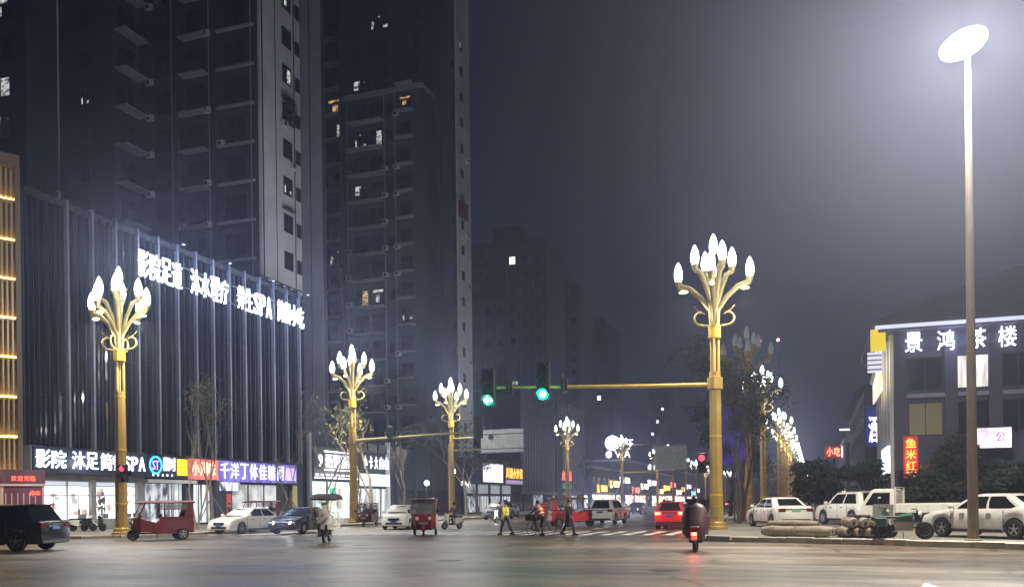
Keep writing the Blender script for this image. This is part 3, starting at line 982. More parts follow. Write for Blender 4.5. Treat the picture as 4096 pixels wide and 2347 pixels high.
# ---- low far commercial blocks on the left of the avenue
far = [(-46, 190, 30, 9, 'dim low block behind bare trees past the striped podium', 2),
       (-46, 226, 34, 12, 'far commercial block under the round rooftop sign', 3),
       (-46, 266, 40, 10, 'far shop block with warm lit signs near the end of the avenue', 3),
       (-46, 312, 60, 12, 'farthest low shop block on the left of the avenue', 3)]
M_warmshop = lit_var('warm_shop_window', (1.0, 0.72, 0.42), (0.10, 0.05, 0.03), 3.5, (1, .5, .7))
M_coolshop = lit_var('cool_shop_window', (0.85, 0.9, 1.0), (0.06, 0.06, 0.09), 3.5, (1, .5, .7))
for X, Y, Ln, Hh, lab, nf in far:
    t = empty('shop_row', (X, Y, 0), label=lab, cat='building')
    MB().box(-16, -0.3, 0, Ln, 0, Hh).build('wall', M_conc, t)
    MB().box(-16.2, 0, -.2, Ln + .2, Hh, Hh + .5).build('parapet', M_slab, t)
    for j in range(int(Ln / 5)):
        MB().box(-0.28, -0.2, .5 + 5 * j, 4.7 + 5 * j, 0.2, 3.2).build('shop_window', (M_warmshop if (j + int(Y)) % 2 else M_coolshop), t)
        MB().box(-0.28, 0.1, .3 + 5 * j, 4.9 + 5 * j, 3.4, 3.7).build('canopy', M_slab, t)
        win(t, -0.3, 2.5 + 5 * j, 6.2, '+x', 2.4, 1.8, M_pane)
    for j in range(3):
        MB().box(-14 + 4.6 * j, -10.4 + 4.6 * j, -0.1, -0.04, 0.3, 3.1).build('shop_window', M_coolshop, t)
        win(t, -12 + 4.6 * j, 0, 6.2, '-y', 2.4, 1.8, M_pane)

# ---- tea house on the right with hipped roof
th = empty('tea_house', (4.8, 62, 0), label='three-storey building with dark hipped roof and white lit lettering under the eave', cat='building')
M_bw = mat('bluish_render', (0.085, 0.09, 0.135), 0.8, var=.25, vscale=.4)
MB().box(0.3, 26, 0.3, 15, 0, 12.2).build('wall', M_bw, th)
rf = MB()
e0, e1 = -1.1, 27.2
rf.loft([[(e0, -1.2, 12.55), (e1, -1.2, 12.55), (e1, 16.4, 12.55), (e0, 16.4, 12.55)],
         [(e0, -1.2, 12.8), (e1, -1.2, 12.8), (e1, 16.4, 12.8), (e0, 16.4, 12.8)],
         [(8.5, 7.4, 17.5), (18, 7.4, 17.5), (18, 7.9, 17.5), (8.5, 7.9, 17.5)]])
roof = rf.build('roof', mat('slate_roof', (0.035, 0.037, 0.055), .7, var=.3, vscale=2), th)
MB().box(e0 + .1, e1, -1.1, -0.7, 12.35, 12.53).build('eave_light', lit('eave_glow', (.75, .8, 1.0), .9, sample=True), roof)
MB().box(e0 + .3, e1 - .2, -0.9, 16.2, 12.2, 12.33).build('soffit', M_bw, roof)
for xx in (0.15, 3.1, 5.6, 8.6, 11.5, 14.5):
    MB().box(xx, xx + 0.75, -0.05, 0.35, 0, 12.2).build('pilaster', M_bw, th)
for k in range(6):
    MB().box(-0.05, 0.35, 0.6 + 2.5 * k, 1.1 + 2.5 * k, 0, 12.2).build('pilaster', M_pale, th)
    for z in (5.0, 8.4, 11.0):
        win(th, 0.3, 2.1 + 2.5 * k, z - .3, '-x', 1.4, 1.9, M_pane)
M_twin = lit_var('curtained_window', (1.0, 0.94, 0.85), (0.5, 0.45, 0.4), 1.0, (3, 1, .5))
for i, xx in enumerate((2.0, 4.65, 7.3, 10.3, 13.3)):
    for z in (6.6, 9.5):
        glass = M_pane
        if z > 9 and i == 1:
            glass = M_twin
        elif z < 7 and i == 0:
            glass = mat('ochre_room', (.2, .17, .08), .5, emit=(.5, .42, .18), es=.09)
        win(th, xx, 0.3, z, '-y', 1.9, 2.0, glass)
    MB().box(xx - 1.1, xx + 1.1, -0.02, 0.3, 7.95, 8.2).build('string_course', M_slab, th)
    MB().box(xx - 1.1, xx + 1.1, 0.2, 0.3, 0.3, 3.4).build('shop_window', M_pane if i != 3 else M_coolshop, th)

t2 = empty('row_building', (4.8, 95, 0), label='grey building with a blue-white sign on its gable beyond the tea house', cat='building')
MB().box(0, 20, 0, 38, 0, 12.4).build('wall', M_conc, t2)
MB().loft([[(-.8, -.8, 12.4), (20.8, -.8, 12.4), (20.8, 38.8, 12.4), (-.8, 38.8, 12.4)], [(6, 6, 15.5), (14, 6, 15.5), (14, 32, 15.5), (6, 32, 15.5)]]).build('roof', MATS['slate_roof'], t2)
for k in range(6):
    for z in (5, 8.2, 11):
        win(t2, 0, 3 + 5.5 * k, z - .4, '-x', 1.6, 1.7, M_pane)
for k in range(3):
    win(t2, 3 + 4 * k, 0, 8, '-y', 1.6, 1.7, M_pane)
t3 = empty('row_building', (4.8, 150, 0), label='farthest low grey building on the right side of the avenue', cat='building')
MB().box(0, 18, 0, 60, 0, 10.5).build('wall', M_conc, t3)
MB().box(-.3, 18.2, -.2, 60.2, 10.5, 11.2).build('parapet', M_slab, t3)
for k in range(10):
    win(t3, 0, 3 + 5.5 * k, 6.5, '-x', 1.6, 1.7, M_wwarm if k % 4 == 1 else M_pane)
    MB().box(-.1, 0.02, 1 + 5.5 * k, 5 + 5.5 * k, .3, 3).build('shop_window', M_warmshop if k % 3 else M_coolshop, t3)
# ================================================================ illuminated signs
M_letW = lit('white_letter_glow', (0.80, 0.89, 1.0), 3.6)
M_letW2 = lit('soft_white_letter_glow', (0.95, 0.95, 1.0), 3.0)
M_letV = lit('violet_white_letter_glow', (0.88, 0.86, 1.0), 2.2)
M_navy = mat('navy_sign_board', (0.02, 0.035, 0.07), 0.4)
M_red = lit('red_letter_glow', (1.0, 0.10, 0.05), 3.5)
M_ora = lit('orange_letter_glow', (1.0, 0.30, 0.03), 4.0)
M_yel = lit('yellow_tile_glow', (1.0, 0.86, 0.02), 1.3)
M_cyan = lit('cyan_ring_glow', (0.05, 0.62, 1.0), 3.2)
M_salmon = lit_var('salmon_board', (0.95, 0.22, 0.16), (0.55, 0.10, 0.08), 0.8, (1, .9, .15))
M_purple = lit_var('violet_board', (0.20, 0.17, 0.62), (0.10, 0.09, 0.30), 0.8, (1, 1.0, .2))


def point(parent, name, loc, power, col=(1, 1, 1), rad=0.15):
    l = bpy.data.lights.new(name, 'POINT')
    l.energy = power
    l.color = col
    l.shadow_soft_size = rad
    o = bpy.data.objects.new(name, l)
    o.location = loc
    COL.objects.link(o)
    o.parent = parent
    return o


def sign(name, label, loc, cat='sign', group=None):
    return empty(name, loc, 0, label, cat, group)


# rooftop lettering of the podium
s = sign('rooftop_lettering', 'large white glowing characters high across the glass podium facade', (-45.85, 51.7, 18.2))
b = MB()
for z in (0.25, 1.75):
    b.box(-0.12, -0.06, 0, 21.9, z, z + 0.08)
b.build('letter_rail', M_dkmetal, s)
for txt, ya, yb in (('影院足道', 51.74, 56.47), ('沐水理疗', 57.41, 62.2)):
    c = (yb - ya) / len(txt)
    write(s, txt, (0, ya - 51.7, 0), (0, 1, 0), c, c * .9, 1.95, M_letW, .12)
write(s, '养生', (0, 63.28 - 51.7, 0.05), (0, 1, 0), 1.15, 1.02, 1.95, M_letW, .12)
write(s, 'SPA', (0, 65.62 - 51.7, 0.05), (0, 1, 0), 0.92, 0.78, 1.85, M_letW, .12)
write(s, '简餐小吃', (0, 69.22 - 51.7, 0.1), (0, 1, 0), 1.1, 1.0, 1.95, M_letW, .12)
for yy in (2.5, 8, 14, 19.5):  # lamps on arms, added to throw light up the pale tower wall
    MB().tube([(-0.1, yy, 3.3), (1.0, yy, 3.1), (2.0, yy, 2.75)], .035, 5).build('floodlight_arm', M_dkmetal, s)
    MB().cbox(1.9, 2.1, yy - .15, yy + .15, 2.66, 2.76, .02).build('floodlight', M_dkmetal, s)
    point(s, 'letter_light', (2.0, yy, 2.5), 520, (0.58, 0.70, 1.0), 0.2)  # set out from the letters so its light clears the parapet
    point(s, 'letter_glow', (0.6, yy, 1.0), 90, (0.50, 0.66, 1.0), 0.4)

# shop sign: cinema / foot bath / light meals / SPA
s = sign('shop_sign', 'dark sign with large white characters ending in SPA above the brightest shop windows', (-45.94, 42.5, 3.9))
MB().box(-0.05, 0.12, 0, 9.9, 0, 1.55).build('board', M_navy, s)
MB().box(-0.05, 0.5, 0, 9.9, -0.12, -0.01).build('board_ledge', M_frame, s)
for txt, ya, c in (('影院', 0.15, 1.22), ('沐足', 3.0, 1.15), ('简餐', 5.45, 1.08)):
    write(s, txt, (0.13, ya, 0.22), (0, 1, 0), c, c * .92, 1.15, M_letW, .07)
write(s, 'SPA', (0.13, 7.6, 0.25), (0, 1, 0), 0.72, 0.6, 1.0, M_letW, .07)
point(s, 'letter_light', (0.8, 4, 0.6), 60, (0.8, 0.88, 1.0), 0.4)

# ring emblem, white characters and yellow tiles
s = sign('shop_sign', 'shop sign with a blue neon ring emblem, white characters and four yellow tiles', (-45.94, 52.5, 3.75))
MB().box(-0.05, 0.1, 0, 4.35, 0, 1.6).build('board', M_navy, s)
b = MB()
ring = []
for r_ in (0.66, 0.56):
    ring.append([(0.12, 0.78 + r_ * math.cos(a), 0.9 + r_ * math.sin(a)) for a in [2 * math.pi * i / 28 for i in range(28)]])
b.loft([ring[0], [(0.17, p[1], p[2]) for p in ring[0]], [(0.17, p[1], p[2]) for p in ring[1]], ring[1]], cap=False)
b.build('neon_ring', M_cyan, s)
write(s, 'ST', (0.12, 0.42, 0.55), (0, 1, 0), 0.36, 0.32, 0.68, lit('indigo_letter_glow', (.35, .3, 1.0), 3.0), .04)
write(s, '顺时', (0.12, 1.6, 0.5), (0, 1, 0), 0.68, 0.62, 1.0, M_letW2, .06)
for i in range(2):
    for j in range(2):
        MB().cbox(0.11, 0.17, 3.08 + 0.6 * i, 3.63 + 0.6 * i, 0.2 + 0.64 * j, 0.8 + 0.64 * j, .02).build('yellow_tile', M_yel, s)
for k in range(5):
    MB().box(0.11, 0.13, 0.45 + 0.5 * k, 0.6 + 0.5 * k, 0.1, 0.26).build('small_mark', M_letV, s)

s = sign('shop_sign', 'salmon-red lit shop sign behind the first bare tree', (-45.94, 56.9, 3.7))
MB().box(-0.05, 0.1, 0, 3.65, 0, 1.6).build('board', M_salmon, s)
write(s, '小川味', (0.11, 0.4, 0.3), (0, 1, 0), 1.0, 0.85, 1.1, lit('cream_letter_glow', (1, .85, .6), 1.6), .05)
s = sign('shop_sign', 'long violet shop sign with tall white characters above grey windows', (-45.94, 60.6, 3.6))
MB().box(-0.05, 0.1, 0, 11.5, 0, 1.7).build('board', M_purple, s)
write(s, '千洋丁体佳精', (0.11, 0.2, 0.25), (0, 1, 0), 1.33, 1.1, 1.3, M_letV, .05)
write(s, '网', (0.11, 8.3, 0.25), (0, 1, 0), 1, 1.0, 1.25, M_letV, .05)
MB().box(0.11, 0.14, 9.6, 11.3, 0.25, 1.4).build('picture_panel', lit_var('pink_panel', (1, .5, .75), (.4, .4, .8), 1.2, (1, 2, .8)), s)
MB().box(-0.05, 0.1, 0.2, 2.8, -0.75, -0.05).build('lower_strip', lit_var('lower_strip_glow', (.8, .85, 1), (.05, .05, .1), 1.2, (1, 1.6, .6)), s)

# shop row signs
s = sign('shop_sign', 'white light-box sign with a round numeral badge between two light lines', (-45.98, 75.3, 4.3))
MB().box(-0.05, 0.05, 0, 8.3, 0, 3.0).build('board', mat('grey_sign_board', (.12, .12, .13), .5), s)
MB().box(0.06, 0.12, 1.9, 8.2, 2.55, 2.68).build('light_line', M_letW2, s)
MB().box(0.06, 0.12, 1.9, 8.2, 0.72, 0.85).build('light_line', M_letW2, s)
MB().box(0.06, 0.11, 2.0, 8.2, 1.0, 2.35).build('light_panel', lit_var('white_panel_print', (1, 1, 1), (.25, .27, .3), 1.3, (1, 2.6, 2.6)), s)
b = MB(); b.lathe([(0.75, 0), (0.75, 0.06)], (0.06, 1.0, 1.65), 24, 'x'); b.build('badge', mat('dark_badge', (.1, .1, .11), .5), s)
write(s, '9', (0.13, 0.6, 1.05), (0, 1, 0), .8, .8, 1.2, M_letW2, .05)
for k in range(8):
    MB().box(0.06, 0.12, 0.2 + 1.0 * k, 0.75 + 1.0 * k, 0.22, 0.34).build('strip_lamp', M_letW2, s)
MB().box(0.06, 0.3, 0.0, 8.3, -0.1, 0.02).build('light_line', M_letW2, s)
point(s, 'strip_light', (1.2, 4, 0.2), 90, (.92, 1, .97), .5)
s = sign('shop_sign', 'five separate white glowing characters above a pale light-box', (-45.98, 84.7, 3.6))
write(s, '小卡大自由', (0.05, 0.6, 1.9), (0, 1, 0), 1.25, 0.75, 1.35, M_letW, .06)
MB().box(-0.02, 0.1, -0.3, 2.9, 0.0, 1.3).build('light_box', lit_var('white_box_print', (1, 1, 1), (.5, .5, .6), 1.6, (1, 1.5, 1.5)), s)
MB().box(-0.02, 0.1, 3.0, 6.6, 0.0, 1.3).build('light_box', lit_var('mint_box_print', (.85, 1, .92), (.55, .65, .55), 1.3, (1, 1, 1)), s)
s = sign('led_screen', 'blank white LED screen on the dark shop block left of the orange characters', (-45.95, 121.5, 4.6), 'screen')
MB().box(-0.1, 0.05, 0, 9, 0, 3.0).build('casing', M_frame, s)
MB().box(0.05, 0.08, 0.15, 8.85, 0.12, 2.88).build('screen', lit_var('screen_image', (.97, .95, 1), (.72, .68, .78), 1.5, (1, .5, 1)), s)
s = sign('shop_sign', 'orange-red glowing characters beside the white screen', (-45.95, 131.5, 5.4))
MB().box(-0.1, 0.05, 0, 9, -0.9, 1.9).build('board', mat('brown_board', (.06, .03, .03), .5), s)
write(s, '川湘小炒菜', (0.08, 0.4, 0.1), (0, 1, 0), 1.7, 1.35, 1.6, M_ora, .06)
MB().box(0.06, 0.09, 0.3, 8.7, -0.8, -0.2).build('lower_strip', lit('violet_strip', (.6, .45, .75), .6), s)
s = sign('shop_sign', 'small red glowing characters on the striped podium', (-45.8, 164, 5.8))
write(s, '火锅店', (0.05, 0.2, 0), (0, 1, 0), 2.4, 2.0, 1.9, M_red, .06)
MB().box(0, 0.1, 0.2, 6.8, -1.6, -0.6).build('green_box', lit('green_sign_glow', (.02, .3, .1), .5), s)

# rooftop disc sign and far characters
s = sign('rooftop_disc_sign', 'big glowing white disc with two bars on a distant roof', (-49.2, 225.4, 12.5))
b = MB(); b.lathe([(1.95, -0.15), (1.95, 0.15)], (0, 0, 4.2), 28, 'y'); b.build('disc', lit_var('disc_glow', (.95, .92, 1), (.6, .55, .75), 2.6, (.8, .8, .8)), s)
for z in (3.7, 4.7):
    MB().box(2.0, 5.4, -0.1, 0.1, z, z + 0.3).build('bar', M_letV, s)
b = MB()
for xx in (-1.2, 1.2, 4.5):
    b.tube([(xx, 0.2, 0), (xx, 0.2, 4)], 0.08, 5)
b.build('frame', M_dkmetal, s)
write(s, 'OVA', (-1.8, -0.2, 0.3), (1, 0, 0), 2.4, 1.7, 1.9, lit('violet_char_glow', (.85, .72, 1), 3.0), .08, '-y')
point(s, 'sign_light', (0, -3, 4), 1500, (.62, .68, 1), .8)
s = sign('shop_sign', 'row of far white characters right of the rooftop disc', (-46.5, 265.8, 10.7))
MB().box(-6, 8, 0, 0.3, 0, 2.2).build('board', mat('grey_sign_board2', (.2, .2, .22), .5), s)
write(s, '中国商城', (-5.5, -0.12, 0.3), (1, 0, 0), 3.2, 2.5, 1.6, M_letW2, .08, '-y')
# scattered lit boxes of the far shops
prn = random.Random(11)
cols = [((1, .35, .05), 'orange'), ((1, .62, .2), 'amber'), ((1, .95, .9), 'white'), ((.95, .12, .08), 'red'), ((.8, .78, 1), 'violet-white'), ((.95, .9, .1), 'yellow'), ((.2, .5, 1), 'blue')]
seq = [0, 1, 2, 3, 2, 4, 1, 5, 3, 2, 0, 4, 6, 2]
spot = ['beside the distant gantry board', 'under the rooftop disc', 'just right of the amber one', 'above the far street stalls', 'near the end of the avenue', 'behind the far lamp posts',
        'low over the far pavement', 'high on a far wall', 'over the far crossing', 'next to the red brake lights', 'at the last shop', 'on the farthest facade', 'on the last gable', 'over the last doorway']
for i, ci in enumerate(seq):
    c, nm = cols[ci]
    Y = 196 + 13.5 * i
    s = sign('shop_sign', 'small %s lit sign box %s' % (nm, spot[i]), (-45.6, Y, 3.9 + 1.2 * (i % 3)), group='far shop signs')
    MB().box(-0.2, 0.0, 0, 6.5, -0.1, 1.5).build('board', M_frame, s)
    m = lit_var('far_sign_%s' % nm.replace('-', '_'), c, tuple(q * .35 for q in c), 6.0, (1, .8, .8))
    MB().box(0.0, 0.06, 0.2, 6.3, 0, 1.4).build('face', m, s)
    MB().box(-1.4, -0.25, -0.5, -0.3, -0.2, 1.6).build('side_face', m, s)

# tea house characters, corner billboard, neighbours
s = sign('eave_lettering', 'four spaced white characters glowing under the eave of the hipped-roof building', (5.6, 61.85, 10.95))
for k, ch in enumerate('景鸿茶楼'):
    write(s, ch, (0.0 + 1.92 * k - 0.05 * k * k, -0.05, -.1), (1, 0, 0), 1, 1.0, 1.25, M_letW, .08, '-y')
b = MB(); b.box(0, 8, 0.02, 0.06, 0.1, 0.16); b.box(0, 8, 0.02, 0.06, 0.9, 0.96); b.build('letter_rail', M_dkmetal, s)
point(s, 'letter_light', (3, -1.2, 0.4), 90, (.62, .68, 1), .4)
s = sign('corner_billboard', 'yellow and white slanting billboard at the corner of the hipped-roof building', (4.3, 61.6, 9.4))
MB().loft([[(0, 0, 3.1), (0.25, 1.0, 3.1), (-0.35, 5.0, 0.0), (-0.6, 4.0, 0.0)], [(-0.05, 0, 3.1), (0.2, 1.0, 3.1), (-0.4, 5.0, 0), (-0.65, 4.0, 0)]]).build('brace', M_dkmetal, s)
b = MB(); b.box(-0.75, 0.15, -0.05, 0.03, 1.6, 3.0); b.build('yellow_panel', lit('yellow_panel_glow', (1, .72, .0), .75), s)
b = MB(); b.box(-0.95, -0.05, -0.05, 0.03, 0.25, 1.55); b.build('white_panel', lit('white_panel_glow', (.85, .85, 1), .8), s)
b = MB()
for k in range(4):
    b.box(-0.95, -0.1, -0.07, -0.052, 0.4 + 0.3 * k, 0.48 + 0.3 * k)
b.build('print_line', mat('grey_print', (.2, .2, .22), .6), s)
b = MB(); b.box(-0.12, -0.05, 0.3, 9, -0.9, 2.4); b.build('side_panel', lit_var('side_panel_glow', (1, 1, 1), (.9, .7, .1), 1.4, (1, .35, .5)), s)
s = sign('neon_sign', 'vertical red neon sign with three orange characters beside dark shrubs', (5.05, 57.0, 2.85))
s.scale = (.8, .8, .8)
MB().cbox(-0.05, 0.95, -0.12, 0.12, -0.15, 2.95, .05).build('board', lit('deep_red_board', (.55, .015, .02), .35), s)
for k, ch in enumerate('鱼米红'):
    write(s, ch, (0.1, -0.14, 2.08 - 0.82 * k), (1, 0, 0), 1, 0.7, 0.68, M_ora, .04, '-y')
write(s, 'TEE', (0.12, -0.14, -0.05), (1, 0, 0), 0.24, 0.2, 0.36, lit('coral_letter_glow', (1, .35, .2), 4), .04, '-y')
MB().tube([(0.5, 0, -2.8), (0.5, 0, -0.1)], 0.06, 6).build('post', M_dkmetal, s)
point(s, 'neon_light', (0.45, -0.8, 1.4), 45, (1, .15, .08), .3)
s = sign('light_box', 'pale glowing shop light-box beside the red neon sign, half hidden by leaves', (4.75, 63, 3.2))
MB().box(-0.15, 0.0, 0, 6, 0, 1.8).build('box_face', lit_var('pale_box_glow', (.85, 1, 1), (.5, .55, .65), 1.8, (1, 1, 1)), s)
MB().box(-0.2, 0.02, -0.1, 6.1, -0.1, 0.0).build('box_frame', M_frame, s)
s = sign('light_box', 'white lit signboard on the right with pink print, cut by the tall pole', (9.0, 60.4, 4.55))
MB().box(0, 2.3, -0.08, 0.05, 0, 1.2).build('box_face', lit_var('pinkish_box_glow', (1, .98, 1), (.7, .5, .65), 1.0, (1.6, 1, 1.6)), s)
MB().box(-0.08, 2.38, 0.05, 0.2, -0.08, 1.28).build('box_frame', M_frame, s)
write(s, '公', (1.45, -0.11, 0.35), (1, 0, 0), 1, .55, .6, mat('faded_print', (.25, .2, .3), .6), .02, '-y')
point(s, 'box_light', (2, -1, .6), 40, (.75, .72, 1), .3)
s = sign('shop_sign', 'orange glowing character under a round white lamp at the picture edge', (12.5, 60.4, 3.9))
write(s, '面', (0, -0.1, 0.4), (1, 0, 0), 1, 0.75, 0.7, M_ora, .04, '-y')
MB().box(-0.1, 1.2, -0.03, 0.05, 0.2, 1.2).build('board', mat('brown_board2', (.1, .05, .03), .6), s)
b = MB(); b.ball((0.2, -0.2, 1.65), 0.24, 14, 8); b.build('round_lamp', M_letW, s, smooth=60)
MB().box(-1.0, -.1, 0.0, 0.06, -1.8, -0.5).build('window_light', lit('pale_blue_window', (.7, .95, 1), .9), s)
s = sign('gable_sign', 'tall blue-white glowing sign on the gable of the far right building', (5.2, 94.8, 6.5))
write(s, '酒', (0, -0.1, 0.6), (1, 0, 0), 1, 0.8, 2.6, lit('blue_white_glow', (.75, .82, 1), 4), .08, '-y')
MB().box(-0.25, 1.2, -0.04, 0.1, 0.2, 4.2).build('board', lit('indigo_board', (.05, .05, .35), .3), s)
s = sign('shop_sign', 'red lit sign showing above the round dark shrub by the avenue', (1.0, 84, 5.3))
MB().cbox(-0.05, 1.5, -0.15, 0.1, -0.1, 0.95, .05).build('board', lit('red_board_glow', (.5, .03, .02), .5), s)
write(s, '小吃', (0.1, -0.18, 0.08), (1, 0, 0), .62, .52, .75, lit('pale_coral_glow', (1, .4, .25), 3), .04, '-y')
MB().box(1.34, 1.44, -0.2, -0.16, -0.05, .9).build('light_tube', M_letW2, s)
MB().tube([(.7, 0, -5.1), (.7, 0, -0.1)], 0.09, 6).build('post', M_dkmetal, s)
# red-framed notice booth on the left
s = sign('notice_booth', 'red-framed booth with dark panels and red LED text by the golden building', (-43.2, 39.3, 0.15), 'booth')
s.rotation_euler = (0, 0, R(55))
fr = mat('pinkish_frame', (.45, .30, .30), .5)
for xx in (-1.05, 1.05):
    MB().box(xx - .06, xx + .06, -.06, .06, 0, 3.6).build('post', fr, s)
MB().box(-1.15, 1.15, -.12, .12, 2.85, 3.65).build('header', mat('maroon_panel', (.07, .02, .04), .5), s)
MB().box(-1.15, 1.15, -.14, .14, 2.72, 2.84).build('beam', fr, s)
MB().box(-1.0, 1.0, -.05, .05, 0.4, 2.7).build('panel', mat('violet_maroon_panel', (.10, .03, .06), .4), s)
for k in range(6):
    MB().box(-0.9 + .3 * k, -0.84 + .3 * k, -.09, -.055, 0.6, 2.3).build('slat', fr, s)
write(s, '欢迎光临', (-0.6, -.13, 3.0), (1, 0, 0), 0.32, 0.27, 0.3, M_red, .02, '-y')
write(s, '停车', (0.35, -.1, 2.15), (1, 0, 0), 0.3, 0.25, 0.3, M_red, .02, '-y')
# ================================================================ street lamps
def build_magnolia(lit_on=True, light=4000):
    """golden magnolia lamp, 14 m, base at the origin"""
    r = empty('magnolia_lamp')
    # column: fluted, tapering
    b = MB()
    rings = []
    for z, w in ((0.0, .335), (0.5, .33), (3.5, .30), (7.45, .265)):
        ring = []
        for j in range(16):
            a = 2 * math.pi * j / 16
            k = 1.0 if j % 2 else 0.93
            ring.append((w * k * math.cos(a), w * k * math.sin(a), z))
        rings.append(ring)
    b.loft(rings)
    b.build('column', M_gold, r)
    for z_ in (1.6, 4.4, 7.2):
        rr_ = .345 - .011 * z_
        MB().lathe([(rr_ - .03, z_ - .05), (rr_, z_ - .04), (rr_, z_ + .04), (rr_ - .03, z_ + .05)], n=16).build('column_band', M_goldbright, r)
    MB().cbox(-.09, .09, -.345, -.30, .55, 1.1, .01).build('access_door', M_palegold, r)
    MB().lathe([(.50, 0), (.50, .12), (.40, .16), (.40, .30), (.345, .36)], n=16).build('base_plate', M_gold, r)
    b = MB()
    for j in range(3):
        a = 2 * math.pi * j / 3 + 0.5
        c, s_ = math.cos(a), math.sin(a)
        b.tube([(c * .18, s_ * .18, 7.4), (c * .18, s_ * .18, 9.15)], .075, 8)
    b.tube([(0, 0, 7.4), (0, 0, 9.15)], .06, 8)
    b.build('split_shaft', M_gold, r)
    MB().lathe([(.265, 9.02), (.30, 9.06), (.30, 9.62), (.25, 9.66)], n=16).build('collar', M_goldbright, r)
    # scrolls
    for j in range(4):
        a = math.pi / 2 * j + .3
        pts = []
        for i in range(13):
            t = i / 12
            ph = -math.pi / 2 + t * math.pi * 1.25
            rr = .34 - .10 * t
            x_ = .62 + rr * math.cos(ph) * 1.0
            z_ = 10.02 + rr * math.sin(ph)
            pts.append((x_, z_))
        pts = [(.2, 9.62)] + pts + [(.80, 10.42), (.95, 10.6)]
        b = MB()
        rad = [.055] * 2 + [.06] * 6 + [.05] * 4 + [.035] * 2 + [.015]
        rad = rad + [.02] * (len(pts) - len(rad))
        b.tube([(x_ * math.cos(a), x_ * math.sin(a), z_) for x_, z_ in pts], rad, 6)
        b.build('scroll', M_palegold, r, smooth=50)
    # branches and buds
    bud_m = M_bud if lit_on else M_budoff
    prof = [(.02, 0), (.13, .03), (.185, .16), (.205, .34), (.19, .52), (.145, .70), (.085, .85), (.015, .96)]
    bud_me = MB().lathe(prof, n=14).mesh('bud', bud_m, 60)
    cup_me = MB().lathe([(.03, -.32), (.07, -.25), (.15, -.06), (.185, .0), (.17, .03), (.02, .03)], n=12).mesh('cup', M_palegold, 40)
    dl_me = MB().ball((0, 0, 0), .22, 10, 6, (1, .55, .32)).mesh('downlight', M_down if lit_on else M_budoff, 60)

    def leafarm(pts, w0, w1):
        """petal-like flattened branch"""
        b_ = MB()
        n = len(pts)
        rr = [w0 + (w1 - w0) * (i / (n - 1)) for i in range(n)]
        b_.tube(pts, rr, 8, squash=.55)
        return b_

    def tier(n, a0, rad, zb, z0, lo):
        for j in range(n):
            a = a0 + 2 * math.pi * j / n
            c, s_ = math.cos(a), math.sin(a)
            prof_ = [(.12, z0), (.16, z0 + (zb - z0) * .35), (.30 * rad + .08, z0 + (zb - z0) * .62), (.68 * rad, zb - .34), (rad * .93, zb - .22), (rad, zb - .02)]
            br = leafarm([(p * c, p * s_, q) for p, q in prof_], .11, .15).build('branch', M_palegold, r, smooth=50)
            inst('cup', cup_me, br, (rad * c, rad * s_, zb))
            inst('bud', bud_me, r, (rad * c, rad * s_, zb + .02))
            if lo:
                inst('downlight', dl_me, br, (rad * .86 * c, rad * .86 * s_, zb - .47), (0, 0, a))

    tier(4, .12, 1.66, 11.8, 9.6, True)
    tier(4, .62, 0.95, 12.45, 9.7, False)
    b = MB(); b.tube([(0, 0, 9.6), (0, 0, 12.2), (0, 0, 12.9), (0, 0, 13.05)], [.13, .09, .07, .12], 10); b.build('stem', M_palegold, r)
    for a in (0.4, 3.5):
        b = MB(); b.tube([(0, 0, 12.3), (.25 * math.cos(a), .25 * math.sin(a), 12.55), (.45 * math.cos(a), .45 * math.sin(a), 12.85)], [.06, .05, .015], 6)
        b.build('leaf_curl', M_palegold, r)
    inst('bud', bud_me, r, (0, 0, 13.04))
    return r


def lamp_light(o, power):
    if power:
        point(o, 'bud_light', (0, 0, 14.6), power * (1.9 if power > 1000 else .5), (0.90, 0.96, 1.0), 0.25)
        point(o, 'bud_light', (1.75, -1.2, 10.9), power * 0.25, (1.0, 0.95, 0.86), 0.25)
        for a in (0.12, 0.12 + math.pi):      # the downlights under the lower branches
            l = bpy.data.lights.new('downlight_beam', 'SPOT')
            l.energy = power * 4.5
            l.color = (1.0, 0.92, 0.78)
            l.spot_size = R(140)
            l.spot_blend = .6
            l.shadow_soft_size = .15
            s = bpy.data.objects.new('downlight_beam', l)
            s.location = (1.43 * math.cos(a), 1.43 * math.sin(a), 11.2)
            COL.objects.link(s)
            s.parent = o


proto_on = build_magnolia(True)
proto_off = build_magnolia(False)
LP = 700
left_rows = [(-34.3, 37.3, 'golden magnolia lamp in front of the glass podium, nearest on the left'),
             (-34.3, 62.0, 'golden magnolia lamp whose long arm crosses the street towards the signboard'),
             (-34.3, 82.0, 'golden magnolia lamp carrying the overhead grey signboard'),
             (-34.3, 126, 'golden magnolia lamp in front of the striped podium'),
             (-34.3, 165, 'small far magnolia lamp beside the rooftop disc sign')]
right_rows = [(-4.4, 43.0, 'golden magnolia lamp with the traffic signal arm on the right corner'),
              (-4.5, 86.6, 'lit magnolia lamp rising behind the weeping trees, second in the right row'),
              (-4.5, 128, 'third lit magnolia lamp in the receding right row'),
              (-4.5, 147, 'lit magnolia lamp between the third and fourth of the receding right row'),
              (-4.5, 165, 'fourth lit magnolia lamp in the receding right row')]
used = [False]


def place_lamp(X, Y, lab, power, gp, src=None, z=KH):
    if src is None:
        src = proto_on
    o = src if not used[0] and src is proto_on else copy_tree(src)
    if src is proto_on:
        used[0] = True
    o.location = (X, Y, z)
    o.rotation_euler = (0, 0, R((X * 7 + Y * 13) % 11 - 5))
    tag(o, lab, 'street lamp', gp)
    lamp_light(o, power)
    return o


